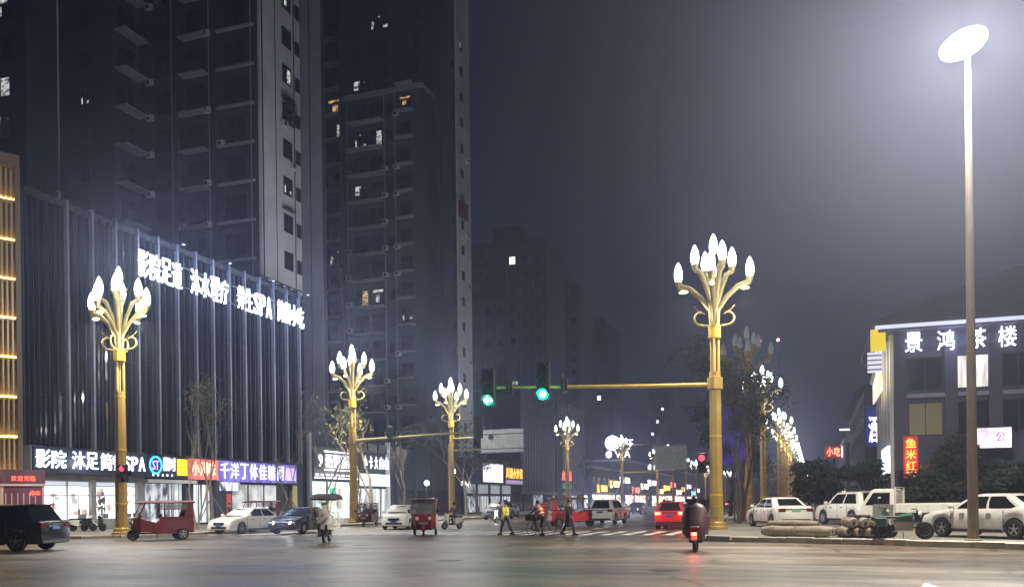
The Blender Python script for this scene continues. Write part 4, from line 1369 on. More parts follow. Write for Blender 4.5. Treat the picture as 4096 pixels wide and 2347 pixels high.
for i, (X, Y, lab) in enumerate(left_rows):
    place_lamp(X, Y, lab, (1300 if i < 3 else LP) if i < 4 else LP * .8, 'magnolia lamps on the left of the avenue', z=.15)
for i, (X, Y, lab) in enumerate(right_rows):
    place_lamp(X, Y, lab, LP, 'magnolia lamps on the right of the avenue')
proto_off.location = (-4.5, 66.5, KH)
tag(proto_off, 'unlit magnolia lamp with dull buds above the weeping trees', 'street lamp', 'magnolia lamps on the right of the avenue')
for k in range(22):
    Y = 186 + 13 * k
    place_lamp(-4.5, Y, 'tiny far magnolia lamp in the dense lit row running to the vanishing point', LP * 1.5 if k % 6 == 0 else 0, 'far magnolia lamps on the right')
for k in range(9):
    Y = 205 + 24 * k
    place_lamp(-34.3, Y, 'tiny far magnolia lamp on the left past the distant signboard', LP * 1.2 if k % 4 == 0 else 0, 'far magnolia lamps on the left', z=.15)

# tall pole light at the right edge
pl = empty('tall_street_light', (4.74, 31.2, KH - .01), label='tall tapering pole with a blinding white lamp head at the right edge', cat='street lamp')
MB().tube([(0, 0, 0), (0, 0, 6), (0, 0, 15.6)], [.165, .135, .085], 12).build('pole', M_greypole, pl, smooth=50)
MB().lathe([(.26, 0), (.26, .04), (.17, .06), (.17, .3)], n=12).build('base_plate', M_greypole, pl)
MB().box(-.05, .05, -.172, -.15, .5, .95).build('access_door', M_greypole, pl)
for s_ in (-1, 1):
    # short cross arms that carry the long lamp head
    arm = MB(); arm.tube([(0, 0, 15.5), (s_ * .25, -.05, 15.62 + .1 * s_), (s_ * .4, -.1, 15.72 + .2 * s_)], .045, 8); arm.build('arm', M_greypole, pl)
    # the broad face of the head throws its light out over the junction
    l = bpy.data.lights.new('flood_glow', 'SPOT')
    l.energy = 14500
    l.color = (1.0, 0.93, 0.82)
    l.spot_size = R(176)
    l.spot_blend = .25
    l.shadow_soft_size = .2
    o = bpy.data.objects.new('flood_glow', l)
    o.location = (s_ * .3 - .25, -1.05, 15.2)
    o.rotation_euler = Vector((-.25, -1, -.25)).to_track_quat('-Z', 'Y').to_euler()
    COL.objects.link(o)
    o.parent = pl
    l = bpy.data.lights.new('flood_light', 'SPOT')
    l.energy = 8500
    l.color = (1.0, 0.88, 0.70)
    l.spot_size = R(168)
    l.spot_blend = .35
    l.shadow_soft_size = .2
    o = bpy.data.objects.new('flood_light', l)
    o.location = (s_ * .35 - .1, -.35, 14.85)
    COL.objects.link(o)
    o.parent = pl
hd = MB(); hd.cbox(-.60, .60, -.18, .18, .24, .36, .05)
head = hd.build('lamp_head', M_steel, pl, loc=(-.12, -.15, 15.55), rot=(0, R(-23), 0))
ln = MB(); ln.ball((0, -.05, .05), .46, 24, 14, (1.6, .8, .92)); ln.build('lens', M_flood, head, smooth=60)
point(pl, 'lamp_glow', (-.26, -1.05, 15.12), 2500, (1.0, 0.95, 0.86), .2)
# another mast far down the avenue
fm = empty('tall_street_light', (6.4, 190, KH), label='distant tall mast with a flat white lamp bar over the avenue', cat='street lamp')
MB().tube([(0, 0, 0), (0, 0, 15.2)], [.2, .12], 8).build('pole', M_greypole, fm)
MB().box(-1.4, 1.4, -.2, .2, 15.1, 15.4).build('lamp_bar', M_letW2, fm)
# beacon masts above the town
for X, Y, hgt, lab in ((-16.2, 300, 53, 'left of the two red aviation beacons on thin far masts'), (-10.5, 300, 53, 'right of the two red aviation beacons, beside the corner lamp')):
    m_ = empty('beacon_mast', (X, Y, 0), label=lab, cat='mast')
    MB().tube([(0, 0, 0), (0, 0, hgt)], [.22, .10], 6).build('pole', M_dkmetal, m_)
    MB().ball((0, 0, hgt + .3), .55, 8, 6).build('beacon', lit('beacon_glow', (1, .35, .35), 5), m_)

# ================================================================ traffic signal arms and overhead signs
ts = empty('signal_arm', (-4.4, 43.0, 0), label='long yellow mast arm with two green traffic signals', cat='traffic signal')
MB().tube([(-.2, 0, 7.05), (-3.5, 0, 7.16), (-11.0, 0, 7.5)], [.115, .10, .07], 10).build('arm', M_gold, ts, smooth=50)
MB().lathe([(.36, -.25), (.36, .3)], (0, 0, 7.08), 12).build('clamp', M_gold, ts)
for xx in (-7.4, -10.3):
    b = MB(); b.box(xx - .16, xx + .16, -.14, .14, 7.1, 7.75); b.tube([(xx, -.2, 7.0), (xx, -.2, 7.95)], .05, 6); b.tube([(xx - .12, 0, 7.05), (xx + .12, 0, 7.8)], .04, 6)
    b.build('bracket', M_dkmetal, ts)
M_green = lit('green_signal_glow', (0.0, 1.0, 0.62), 9.0)
M_gwhite = lit('green_white_signal_core', (0.45, 1.0, 0.88), 11.0)
for xx, zz, arrow in ((-8.5, 7.65, False), (-11.45, 7.5, True)):
    h = MB(); h.cbox(xx - .36, xx + .36, -.12, .16, zz - .95, zz + 1.0, .04)
    h.cur = 0
    hs = h.build('signal_head', M_black, ts)
    for q in range(3):
        z = zz + .62 - .63 * q
        v = MB(); v.loft([[(xx + .29 * math.cos(a), -.12, z + .29 * math.sin(a)) for a in [math.pi * i / 10 for i in range(11)]],
                          [(xx + .29 * math.cos(a), -.38, z + .29 * math.sin(a) - .02) for a in [math.pi * i / 10 for i in range(11)]]], cap=False, closed=False)
        v.build('visor', M_black, hs)
        if q < 2:
            MB().lathe([(.26, -.15), (.26, -.125)], (xx, 0, z), 18, 'y').build('dark_lens', mat('dead_lens', (.02, .015, .012), .3), hs)
    z = zz - .64
    if arrow:
        b = MB(); b.poly([(xx - .24, -.145, z), (xx - .02, -.145, z + .24), (xx - .02, -.145, z + .09), (xx + .24, -.145, z + .09), (xx + .24, -.145, z - .09), (xx - .02, -.145, z - .09), (xx - .02, -.145, z - .24)])
        b.build('green_arrow', M_gwhite, hs)
        MB().lathe([(.27, -.14), (.27, -.125)], (xx, 0, z), 18, 'y').build('green_lens', lit('dim_green_lens', (0, .8, .5), 1.6), hs)
    else:
        MB().lathe([(.27, -.15), (.27, -.125)], (xx, 0, z), 18, 'y').build('green_lens', M_green, hs)
        MB().lathe([(.17, -.16), (.17, -.15)], (xx, 0, z), 14, 'y').build('green_core', M_gwhite, hs)
    point(hs, 'signal_light', (xx, -.75, z - .05), 50, (0.0, 1.0, 0.62), .15)
MB().box(-10.2, -9.9, -.1, .1, 7.6, 7.75).build('camera_box', M_white2, ts)

a2 = empty('gantry', (-34.3, 62.0, 0), label='long pale arm reaching from the second left lamp over the lanes', cat='gantry')
MB().tube([(.2, 0, 6.6), (5, 0, 6.75), (10.7, 0, 6.9)], [.12, .10, .07], 8).build('arm', M_palegold, a2)
MB().lathe([(.34, -.25), (.34, .25)], (0, 0, 6.6), 12).build('clamp', M_palegold, a2)
b = MB(); b.cbox(10.2, 10.9, -.1, .15, 6.4, 8.0, .03); b.build('signal_back', M_black, a2)
b = MB(); b.cbox(3.0, 3.5, -.1, .15, 6.4, 7.6, .03); b.build('signal_back', M_black, a2)

a3 = empty('overhead_sign', (-34.3, 82.0, 0), label='grey overhead road signboard on twin arms', cat='road sign')
for z in (6.85, 8.05):
    MB().tube([(.2, 0, z), (3.3, 0, z + .02)], .08, 8).build('arm', M_palegold, a3)
MB().box(3.2, 7.6, -.06, .04, 6.55, 8.75).build('board', M_signback, a3)
MB().box(3.15, 7.65, -.10, -.06, 8.28, 8.36).build('board_seam', M_frame, a3)
MB().box(3.15, 7.65, -.10, -.06, 6.85, 6.91).build('board_seam', M_frame, a3)
for xx in (3.2, 4.25, 5.4, 6.5, 7.52):
    MB().box(xx, xx + .06, -.09, -.062, 6.6, 8.28).build('board_rib', M_signback, a3)
b = MB(); b.lathe([(.26, -.12), (.26, -.07)], (4.25, 0, 8.05), 16, 'y'); b.build('round_bracket', M_frame, a3)
for z in (6.5, 8.72):
    MB().box(3.1, 7.7, -.12, .08, z, z + .06).build('board_frame', M_steel, a3)

a4 = empty('overhead_sign', (-34.3, 165, 0), label='distant pale overhead signboard below the rooftop disc', cat='road sign')
for z in (7.0, 12.2):
    MB().tube([(.2, 0, z), (12, 0, z)], .12, 8).build('arm', M_palegold, a4)
MB().box(6.3, 12.2, -.06, .04, 7.6, 11.6).build('board', M_signback, a4)
MB().box(6.2, 12.3, -.10, .06, 11.6, 11.8).build('board_frame', M_steel, a4)
MB().box(6.2, 12.3, -.10, .06, 7.4, 7.6).build('board_frame', M_steel, a4)


def ped_signal(loc, label):
    p = empty('pedestrian_signal', loc, label=label, cat='traffic signal')
    MB().cbox(-.2, .2, -.14, .12, -.45, .5, .03).build('housing', M_black, p)
    for z in (.26, -.2):
        MB().loft([[(.2 * math.cos(a), -.14, z + .2 * math.sin(a)) for a in [math.pi * i / 8 for i in range(9)]],
                   [(.2 * math.cos(a), -.32, z + .2 * math.sin(a)) for a in [math.pi * i / 8 for i in range(9)]]], cap=False, closed=False).build('visor', M_black, p)
    MB().lathe([(.15, -.16), (.15, -.145)], (0, 0, .26), 14, 'y').build('red_lens', lit('red_signal_glow', (1, .05, .08), 3.0), p)
    MB().lathe([(.15, -.16), (.15, -.145)], (0, 0, -.2), 14, 'y').build('dark_lens', MATS['dead_lens'], p)
    MB().box(-.05, .35, .12, .2, -.1, .1).build('bracket', M_dkmetal, p)
    return p


ped_signal((-5.0, 42.6, 3.3), 'red pedestrian signal on the right corner lamp post')
o = ped_signal((-33.75, 36.9, 3.3), 'red pedestrian signal on the nearest left lamp post')
# ================================================================ vehicles (local +x is forward, base on the ground)
def lerp(a, b, t):
    return a + (b - a) * t


def pw(tab, x):
    for (x0, y0), (x1, y1) in zip(tab[:-1], tab[1:]):
        if x <= x1:
            t = (x - x0) / (x1 - x0) if x1 > x0 else 0
            t = max(0, min(1, t))
            return lerp(y0, y1, t)
    return tab[-1][1]


_WHEEL = {}


def wheel(parent, x, y, r, side, w=.2, spokes=5, dark=False):
    k = (round(r, 2), w, spokes, dark)
    if k not in _WHEEL:
        t = MB(); t.lathe([(r * .64, -w / 2), (r * .95, -w / 2), (r, -w * .35), (r, w * .35), (r * .95, w / 2), (r * .64, w / 2)], n=22, axis='y', ring=True)
        tm = t.mesh('tyre', M_rubber, 40)
        m = MB()
        m.lathe([(r * .64, -.02), (r * .64, w * .42), (r * .58, w * .46), (r * .55, w * .2), (r * .55, -.02)], n=22, axis='y', ring=True)
        m.lathe([(r * .15, 0), (r * .15, w * .44), (r * .02, w * .47)], n=10, axis='y')
        for i in range(spokes):
            a = 2 * math.pi * i / spokes
            c, s_ = math.cos(a), math.sin(a)
            u = Vector((s_, 0, c)); v = Vector((c, 0, -s_))
            ww = r * .085
            pts = [u * (r * .1) + v * ww, u * (r * .58) + v * ww * .8, u * (r * .58) - v * ww * .8, u * (r * .1) - v * ww]
            m.loft([[(p.x, w * .28, p.z) for p in pts], [(p.x, w * .42, p.z) for p in pts]])
        rm = m.mesh('rim', M_steel if dark else M_rim, 35)
        dk = MB(); dk.lathe([(r * .55, -.05), (r * .55, w * .12)], n=16, axis='y')
        dm = dk.mesh('brake_disc', M_black)
        _WHEEL[k] = (tm, rm, dm)
    tm, rm, dm = _WHEEL[k]
    wh = empty('wheel', (x, y, r), 0 if side > 0 else math.pi, parent=parent)
    inst('tyre', tm, wh)
    inst('rim', rm, wh)
    inst('brake_disc', dm, wh)
    return wh


CARS = {
    # L, W, ground clearance zb, belt z, roof z, wheel r, axle fwd, axle rear, hood profile, greenhouse x's at belt (rear, front) & roof (rear, front)
    'sedan': dict(L=4.6, W=1.80, H=1.47, zb=.22, r=.32, af=1.38, ar=-1.33,
                  top=[(-2.3, .80), (-2.24, .97), (-2.0, 1.04), (-1.5, 1.06), (-1.2, .98), (.9, .96), (1.2, .96), (1.9, .83), (2.2, .72), (2.3, .52)],
                  gb=(-1.85, 1.15), gr=(-1.0, .25)),
    'hatch': dict(L=4.1, W=1.72, H=1.52, zb=.20, r=.31, af=1.24, ar=-1.28,
                  top=[(-2.05, .78), (-2.0, 1.0), (-1.8, 1.02), (.9, .98), (1.2, .97), (1.75, .86), (1.98, .74), (2.05, .52)],
                  gb=(-1.95, 1.15), gr=(-1.55, .3)),
    'suv': dict(L=4.6, W=1.86, H=1.72, zb=.26, r=.37, af=1.38, ar=-1.34,
                top=[(-2.3, .85), (-2.24, 1.08), (-2.0, 1.10), (.8, 1.08), (1.15, 1.08), (1.9, .99), (2.2, .86), (2.3, .6)],
                gb=(-2.12, 1.1), gr=(-1.72, .35)),
}


def car(kind, name, label, X, Y, theta, paint, z=0.0, front='off', rear='off', group=None, cat='car', plate=M_plate, dark_rim=False, rack=False):
    P = CARS[kind]
    root = empty(name, (X, Y, z), heading(theta), label, cat, group)
    L, W, H, r = P['L'], P['W'], P['H'], P['r']
    hw = W / 2
    af, ar = P['af'], P['ar']
    R_ = r * 1.17
    # stations, dense round the arches
    xs = set([-L / 2, -L / 2 + .05, -L / 2 + .14, L / 2, L / 2 - .05, L / 2 - .15])
    for ax in (af, ar):
        for i in range(-8, 9):
            xs.add(round(ax + R_ * math.sin(i / 8 * math.pi / 2), 3))
        xs.add(ax - R_ - .004); xs.add(ax + R_ + .004)
    for i in range(1, 20):
        x_ = -L / 2 + L * i / 20
        if min(abs(x_ - q) for q in xs) > .08:
            xs.add(x_)
    xs = sorted(xs)
    b = MB()
    rings = []
    for x_ in xs:
        zb = P['zb'] + (.06 if abs(x_) > L / 2 - .1 else 0)
        for ax in (af, ar):
            d = abs(x_ - ax)
            if d < R_:
                zb = max(zb, r + math.sqrt(max(0, R_ * R_ - d * d)))
        zt = pw(P['top'], x_)
        zb = min(zb, zt - .1)
        e = (abs(x_) / (L / 2))
        w = hw * (1 - .10 * max(0, (e - .72) / .28) ** 2.0)
        zm = max(zb + .02, lerp(zb, zt, .45)); zs = zt - .05
        if zm > zs - .02:
            zm = zs - .02
        rings.append([(x_, -w * .96, zb), (x_, -w, zm), (x_, -w * .985, zs - .03 * 1), (x_, -w * .93, zt), (x_, -w * .5, zt + .02), (x_, w * .5, zt + .02),
                      (x_, w * .93, zt), (x_, w * .985, zs - .03), (x_, w, zm), (x_, w * .96, zb)])
    b.loft(rings)
    body = b.build('body', paint, root, smooth=32)
    # greenhouse
    zb_, zr = pw(P['top'], 0) - .01, H
    rb, fb = P['gb']
    rr, fr = P['gr']

    def gx(t):
        # slight curvature of the pillars
        k = t ** 1.0
        return lerp(rb, rr, k + .06 * math.sin(math.pi * t)), lerp(fb, fr, k - .05 * math.sin(math.pi * t))

    def gw(t):
        return lerp(hw * .93, hw * .70, t ** 1.3)
    g_ = MB()
    rings = []
    for t in (0, .25, .5, .75, .92, 1.0):
        x0, x1 = gx(t)
        w = gw(t)
        zz = lerp(zb_, zr, t)
        if t == 1.0:
            x0 += .10; x1 -= .10; w *= .86
        c = .16
        rings.append([(x0, -w + c, zz), (x0 + c * .7, -w, zz), (x1 - c, -w, zz), (x1, -w + c, zz), (x1 + .06, 0, zz), (x1, w - c, zz), (x1 - c, w, zz), (x0 + c * .7, w, zz), (x0, w - c, zz), (x0 - .05, 0, zz)])
    g_.loft(rings)
    cabin = g_.build('cabin', paint, root, smooth=40)
    # glass
    zt0, zt1 = .06, .82
    for s_ in (-1, 1):
        ps = []
        for a0, a1 in ((.08, .47), (.51, .93)):
            q = MB()
            rows = []
            for t in (zt0, .25, .5, .75, zt1):
                x0, x1 = gx(t)
                yy = s_ * (pw([(tt, gw(tt)) for tt in (0, .25, .5, .75, .92)], t) + .012)
                rows.append([(lerp(x0 + .10, x1 - .15, u), yy, lerp(zb_, zr, t)) for u in (a0, a1)])
            q.loft(rows if s_ < 0 else [list(reversed(w_)) for w_ in rows], cap=False, closed=False)
            # second vertex row for slight bulge
            q.build('side_window', M_carglass, cabin)
    for end in (0, 1):
        q = MB()
        pts = []
        for t, sgn in ((zt0 - .02, -1), (zt0 - .02, 1), (zt1 + .03, 1), (zt1 + .03, -1)):
            x0, x1 = gx(t)
            xx = x1 + .012 if end else x0 - .012
            w = gw(t) - .19
            pts.append((xx, sgn * w, lerp(zb_, zr, t)))
        mids = []
        for t in (zt0 - .02, zt1 + .03):
            x0, x1 = gx(t)
            mids.append((x1 + .075 if end else x0 - .065, 0, lerp(zb_, zr, t)))
        q.poly([pts[0], mids[0], mids[1], pts[3]]) if end else q.poly([pts[3], mids[1], mids[0], pts[0]])
        q.poly([mids[0], pts[1], pts[2], mids[1]]) if end else q.poly([mids[1], pts[2], pts[1], mids[0]])
        q.build('windscreen' if end else 'rear_window', M_carglass, cabin)
    for ax in (af, ar):
        for s_ in (-1, 1):
            wheel(root, ax, s_ * (hw - .11), r, s_, dark=dark_rim)
    # lights, plates, grille, bumpers, mirrors, handles
    zl = pw(P['top'], L / 2 - .12) - .10
    hm = M_head if front == 'on' else M_headoff
    for s_ in (-1, 1):
        q = MB()
        y0, y1 = sorted((s_ * hw * .52, s_ * hw * .86))
        q.loft([[(L / 2 - .06, y0, zl - .07), (L / 2 - .16, y1, zl - .06), (L / 2 - .24, y1, zl + .07), (L / 2 - .12, y0, zl + .05)],
                [(L / 2 + .012, y0, zl - .08), (L / 2 - .09, y1, zl - .07), (L / 2 - .20, y1, zl + .085), (L / 2 - .06, y0, zl + .06)]] if s_ > 0 else
               [[(L / 2 - .16, y0, zl - .06), (L / 2 - .06, y1, zl - .07), (L / 2 - .12, y1, zl + .05), (L / 2 - .24, y0, zl + .07)],
                [(L / 2 - .09, y0, zl - .07), (L / 2 + .012, y1, zl - .08), (L / 2 - .06, y1, zl + .06), (L / 2 - .20, y0, zl + .085)]])
        q.build('headlight', hm, root)
        zt_ = pw(P['top'], -L / 2 + .1) - .14
        q = MB(); y0, y1 = sorted((s_ * hw * .56, s_ * hw * .93))
        q.cbox(-L / 2 - .015, -L / 2 + .16, y0, y1, zt_ - .09, zt_ + .09, .03)
        q.build('tail_light', M_brake if rear == 'on' else M_tail, root)
        q = MB(); xm = fb - .28
        q.cbox(xm - .07, xm + .09, *sorted((s_ * (hw + .02), s_ * (hw + .19))), zb_ + .02, zb_ + .16, .03)
        q.tube([(xm, s_ * hw * .9, zb_ + .04), (xm, s_ * (hw + .06), zb_ + .07)], .025, 6)
        q.build('mirror', paint, root)
        for xh in (-.45, .55):
            MB().cbox(xh - .10, xh + .10, *sorted((s_ * hw * .99, s_ * (hw + .025))), zb_ - .17, zb_ - .13, .01).build('door_handle', M_chrome if paint is not M_blackcar else M_dkmetal, root)
        for xh in (.98, -.08, -.98):
            MB().box(xh - .008, xh + .008, *sorted((s_ * hw * .985, s_ * (hw + .003))), P['zb'] + .14, zb_ - .04).build('door_seam', M_black, root)
        MB().box(ar + R_ + .03, af - R_ - .03, *sorted((s_ * hw * .93, s_ * (hw + .008))), P['zb'] - .02, P['zb'] + .08).build('sill', M_black, root)
    MB().cbox(L / 2 - .06, L / 2 + .012, -hw * .42, hw * .42, zl - .13, zl + .04, .02).build('grille', M_black, root)
    MB().cbox(L / 2 - .08, L / 2 + .012, -hw * .62, hw * .62, .30, .44, .02).build('lower_grille', M_black, root)
    MB().cbox(L / 2 - .02, L / 2 + .028, -.2, .2, .46, .56, .008).build('plate', plate, root)
    MB().cbox(-L / 2 - .025, -L / 2 + .05, -.22, .22, zt_ - .08 if kind == 'sedan' else zt_ - .16, zt_ + .05 if kind == 'sedan' else zt_ - .03, .008).build('plate', plate, root)
    MB().cbox(-L / 2 - .012, -L / 2 + .1, -hw * .84, hw * .84, .27, .44, .03).build('rear_skirt', M_black, root)
    MB().cbox(-L / 2 - .018, -L / 2 + .06, -hw * .55, hw * .55, zt_ + .03, zt_ + .07, .01).build('trim_bar', M_dkmetal, root)
    if rack:
        for s_ in (-1, 1):
            b = MB(); b.tube([(-1.5, s_ * hw * .6, H - .02), (-1.35, s_ * hw * .62, H + .07), (.1, s_ * hw * .62, H + .07), (.25, s_ * hw * .6, H - .02)], .022, 6)
            b.build('roof_rail', M_dkmetal, root)
    if kind != 'sedan':
        MB().cbox(rr - .16, rr + .12, -hw * .62, hw * .62, H - .05, H - .005, .015).build('spoiler', paint, root)
    if front == 'on' and name != 'distant_car' and Y < 130:
        for s_ in (-1, 1):
            l = bpy.data.lights.new('headlamp', 'SPOT')
            l.energy = 1500
            l.spot_size = R(60)
            l.spot_blend = 1.0
            l.shadow_soft_size = .07
            l.color = (.9, .95, 1)
            o = bpy.data.objects.new('headlamp', l)
            o.location = (L / 2 + .06, s_ * hw * .7, zl)
            o.rotation_euler = (0, R(-91), 0)
            COL.objects.link(o)
            o.parent = root
    if rear == 'on' and name != 'distant_car' and Y < 80:
        for s_ in (-1, 1):
            point(root, 'brake_lamp', (-L / 2 - .18, s_ * hw * .75, zt_), 26, (1, .04, .03), .06)
    return root


# right-hand pavement
car('sedan', 'white_sedan', 'white sedan parked tail-on beside the corner lamp post', -1.75, 46.6, -24, M_white, KH, plate=M_plateg)
car('suv', 'white_suv', 'white SUV parked tail-on behind the stacked white rolls', 1.9, 50.4, -30, M_white, KH, rack=True)
wc = car('sedan', 'white_sedan', 'white sedan with faint door lettering, parked side-on behind the tall pole', 5.75, 33.55, -43, M_white, KH)
write(wc, '出租', (0.15, 0.915, 0.62), (-1, 0, 0), .26, .22, .2, mat('faded_door_print', (.48, .47, .46), .6), .004, (R(90), 0, R(180)))
car('hatch', 'white_hatchback', 'white car whose roof shows behind the side-on white sedan at the edge', 8.4, 39.2, -40, M_white, KH)
# left of the avenue
car('suv', 'black_suv', 'black SUV leaving the picture at the left edge', -28.9, 25.2, -102, M_blackcar)
car('sedan', 'white_sedan', 'white sedan facing the junction beside the leaning tree', -31.0, 43.5, 186, M_white)
car('sedan', 'blue_sedan', 'dark blue sedan with both headlights on', -27.3, 43.4, 176, M_bluecar, front='on')
car('hatch', 'white_hatchback', 'white hatchback waiting behind the red three-wheeler', -24.9, 51.2, 168, M_white)
# on the avenue
car('suv', 'white_suv', 'white SUV driving away with a bumper glint, right of the pedestrians', -13.9, 62.0, 2, M_white)
rc = car('hatch', 'red_hatchback', 'car with glowing red brake lights ahead of the caped rider', -7.55, 51.0, 0, M_redcar, rear='on')  # body colour carries the red light of its brake lamps
# further traffic
more = [('sedan', 'white_sedan', 'far white sedan just right of the scooter rider', -32.0, 92, 178, M_white, 'off', 'off'),
        ('sedan', 'dark_sedan', 'far dark sedan next to the far white sedan', -28.2, 93, 180, M_blackcar, 'off', 'off'),
        ('suv', 'dark_suv', 'far dark SUV behind the traffic officer', -25.0, 88, 180, M_blackcar, 'off', 'off'),
        ('sedan', 'silver_sedan', 'far silver sedan left of the orange-vested cyclist', -21.5, 92, 180, M_silver, 'on', 'off'),
        ('hatch', 'dark_hatchback', 'far dark hatchback with red tail lights past the white SUV', -9.0, 88, 0, M_blackcar, 'off', 'on'),
        ('sedan', 'silver_sedan', 'farther silver sedan with red tail lights near the street end', -12.6, 108, 0, M_silver, 'off', 'on'),
        ('suv', 'dark_suv', 'distant dark SUV with tail lights under the far signs', -15.8, 140, 0, M_blackcar, 'off', 'on'),
        ('sedan', 'white_sedan', 'distant white sedan with tail lights in the middle lane', -9.2, 132, 0, M_white, 'off', 'on'),
        ('sedan', 'white_sedan', 'distant white sedan coming with headlights on', -23.0, 150, 180, M_white, 'on', 'off'),
        ('suv', 'dark_suv', 'distant dark SUV coming with headlights on', -27.0, 172, 180, M_blackcar, 'on', 'off')]
for kd, nm, lab, X, Y, th_, pt, fr_, re_ in more:
    car(kd, nm, lab, X, Y, th_, pt, 0, fr_, re_, group='traffic further up the avenue')
car('hatch', 'dark_hatchback', 'dark car with red tail lights parked behind the corner trees', -2.4, 62, 0, M_blackcar, KH, rear='on')


# ---------------------------------------------------------------- electric three-wheelers
def trike(name, label, X, Y, theta, paint=M_redtrike, z=0, lights='off', scale=1.0, dark_front=True, roof_mat=None):
    """covered passenger three-wheeler, 2.9 m long"""
    r = empty(name, (X, Y, z), heading(theta), label, 'three-wheeler')
    r.scale = (scale,) * 3
    # rear tub
    b = MB()
    b.sprism([(-1.45, .34), (-1.40, 1.06), (.02, 1.06), (.30, .80), (.38, .42), (.10, .30), (-.62, .30), (-.68, .48), (-.80, .60), (-1.10, .60), (-1.22, .48), (-1.26, .34)], -.60, .60)
    b.build('tub', paint, r, smooth=20)
    b = MB(); b.cbox(-1.47, .06, -.63, .63, 1.03, 1.09, .02); b.build('waist_rail', M_darkred, r)
    b = MB(); b.box(-.3, .9, -.42, .42, .30, .36); b.build('floor', M_black, r)
    # front shield
    b = MB()
    b.loft([[(.92, -.50, .38), (1.12, -.34, .36), (1.12, .34, .36), (.92, .50, .38)],
            [(.98, -.56, .75), (1.28, -.36, .72), (1.28, .36, .72), (.98, .56, .75)],
            [(.90, -.58, 1.05), (1.18, -.42, 1.06), (1.18, .42, 1.06), (.90, .58, 1.05)]])
    b.build('front_shield', M_darkred if dark_front else paint, r, smooth=40)
    # pillars and roof
    for x0, x1 in ((1.08, .72), (-.12, -.12), (-1.40, -1.36)):
        for s_ in (-1, 1):
            MB().tube([(x0, s_ * .57, 1.0), (x1, s_ * .55, 1.74)], .032, 6).build('pillar', paint, r)
    b = MB()
    b.loft([[(-1.5, -.62, 1.72), (.86, -.62, 1.72), (.98, -.5, 1.72), (.98, .5, 1.72), (.86, .62, 1.72), (-1.5, .62, 1.72)],
            [(-1.5, -.64, 1.78), (.90, -.64, 1.78), (1.04, -.5, 1.77), (1.04, .5, 1.77), (.90, .64, 1.78), (-1.5, .64, 1.78)],
            [(-1.42, -.45, 1.86), (.7, -.45, 1.86), (.8, -.35, 1.85), (.8, .35, 1.85), (.7, .45, 1.86), (-1.42, .45, 1.86)]])
    b.build('roof', roof_mat or paint, r, smooth=40)
    glass = mat('trike_glass', (.25, .27, .28), .08, alpha=.35)
    MB().quad((1.10, -.53, 1.06), (1.10, .53, 1.06), (.76, .51, 1.70), (.76, -.51, 1.70)).build('windscreen', glass, r)
    MB().box(-1.40, -1.37, -.5, .5, 1.05, 1.68).build('rear_window', glass, r)
    for s_ in (-1, 1):
        MB().box(-1.33, -.16, *sorted((s_ * .555, s_ * .57)), 1.42, 1.7).build('side_window', glass, r)
        MB().box(-1.2, -.2, *sorted((s_ * .615, s_ * .60)), .52, .9).build('side_panel', M_darkred, r)
    for s_ in (-1, 1):
        MB().sprism([(.34, .40), (.34, .86), (.90, 1.0), (.96, .40)], *sorted((s_ * .56, s_ * .585))).build('door', paint, r)
        MB().sprism([(-1.44, 1.08), (-1.40, 1.73), (-1.18, 1.73), (-1.02, 1.08)], *sorted((s_ * .555, s_ * .58))).build('corner_panel', paint, r)
    b = MB(); b.cbox(-1.25, -.75, -.5, .5, .62, .82, .03); b.cbox(-1.34, -1.22, -.5, .5, .8, 1.35, .03); b.build('rear_seat', M_black, r)
    b = MB(); b.cbox(.0, .36, -.35, .35, .7, .86, .03); b.cbox(-.06, .04, -.33, .33, .86, 1.25, .03); b.build('driver_seat', M_black, r)
    b = MB(); b.tube([(1.0, 0, .9), (.82, 0, 1.12)], .025, 6); b.tube([(.80, -.32, 1.12), (.82, 0, 1.14), (.80, .32, 1.12)], .018, 6); b.build('handlebar', M_dkmetal, r)
    hl = M_head if lights == 'on' else M_headoff
    for s_ in (-1, 1):
        b = MB(); b.lathe([(.085, 0), (.085, .05), (.03, .06)], (1.24, s_ * .3, .86), 12, 'x'); b.build('headlight', hl, r)
        MB().cbox(-1.49, -1.44, *sorted((s_ * .45, s_ * .58)), .72, .90, .01).build('tail_light', M_tail, r)
        b = MB(); b.cbox(.98, 1.04, *sorted((s_ * .62, s_ * .76)), 1.12, 1.3, .015); b.tube([(1.0, s_ * .56, 1.1), (1.0, s_ * .66, 1.18)], .012, 5); b.build('mirror', M_black, r)
    MB().cbox(1.26, 1.30, -.22, .22, .55, .7, .01).build('bumper_bar', M_chrome, r)
    wheel(r, 1.18, 0, .26, 1, .10, 5, True)
    b = MB(); b.tube([(1.18, -.09, .26), (1.10, -.09, .62)], .022, 6); b.tube([(1.18, .09, .26), (1.10, .09, .62)], .022, 6); b.build('fork', M_dkmetal, r)
    b = MB(); b.loft([[(1.18 + .31 * math.cos(a), -.08, .26 + .31 * math.sin(a)) for a in [math.pi * i / 8 for i in range(9)]],
                      [(1.18 + .31 * math.cos(a), .08, .26 + .31 * math.sin(a)) for a in [math.pi * i / 8 for i in range(9)]]], cap=False, closed=False)
    b.build('mudguard', paint, r)
    for s_ in (-1, 1):
        wheel(r, -.95, s_ * .53, .27, s_, .12, 5, True)
    return r


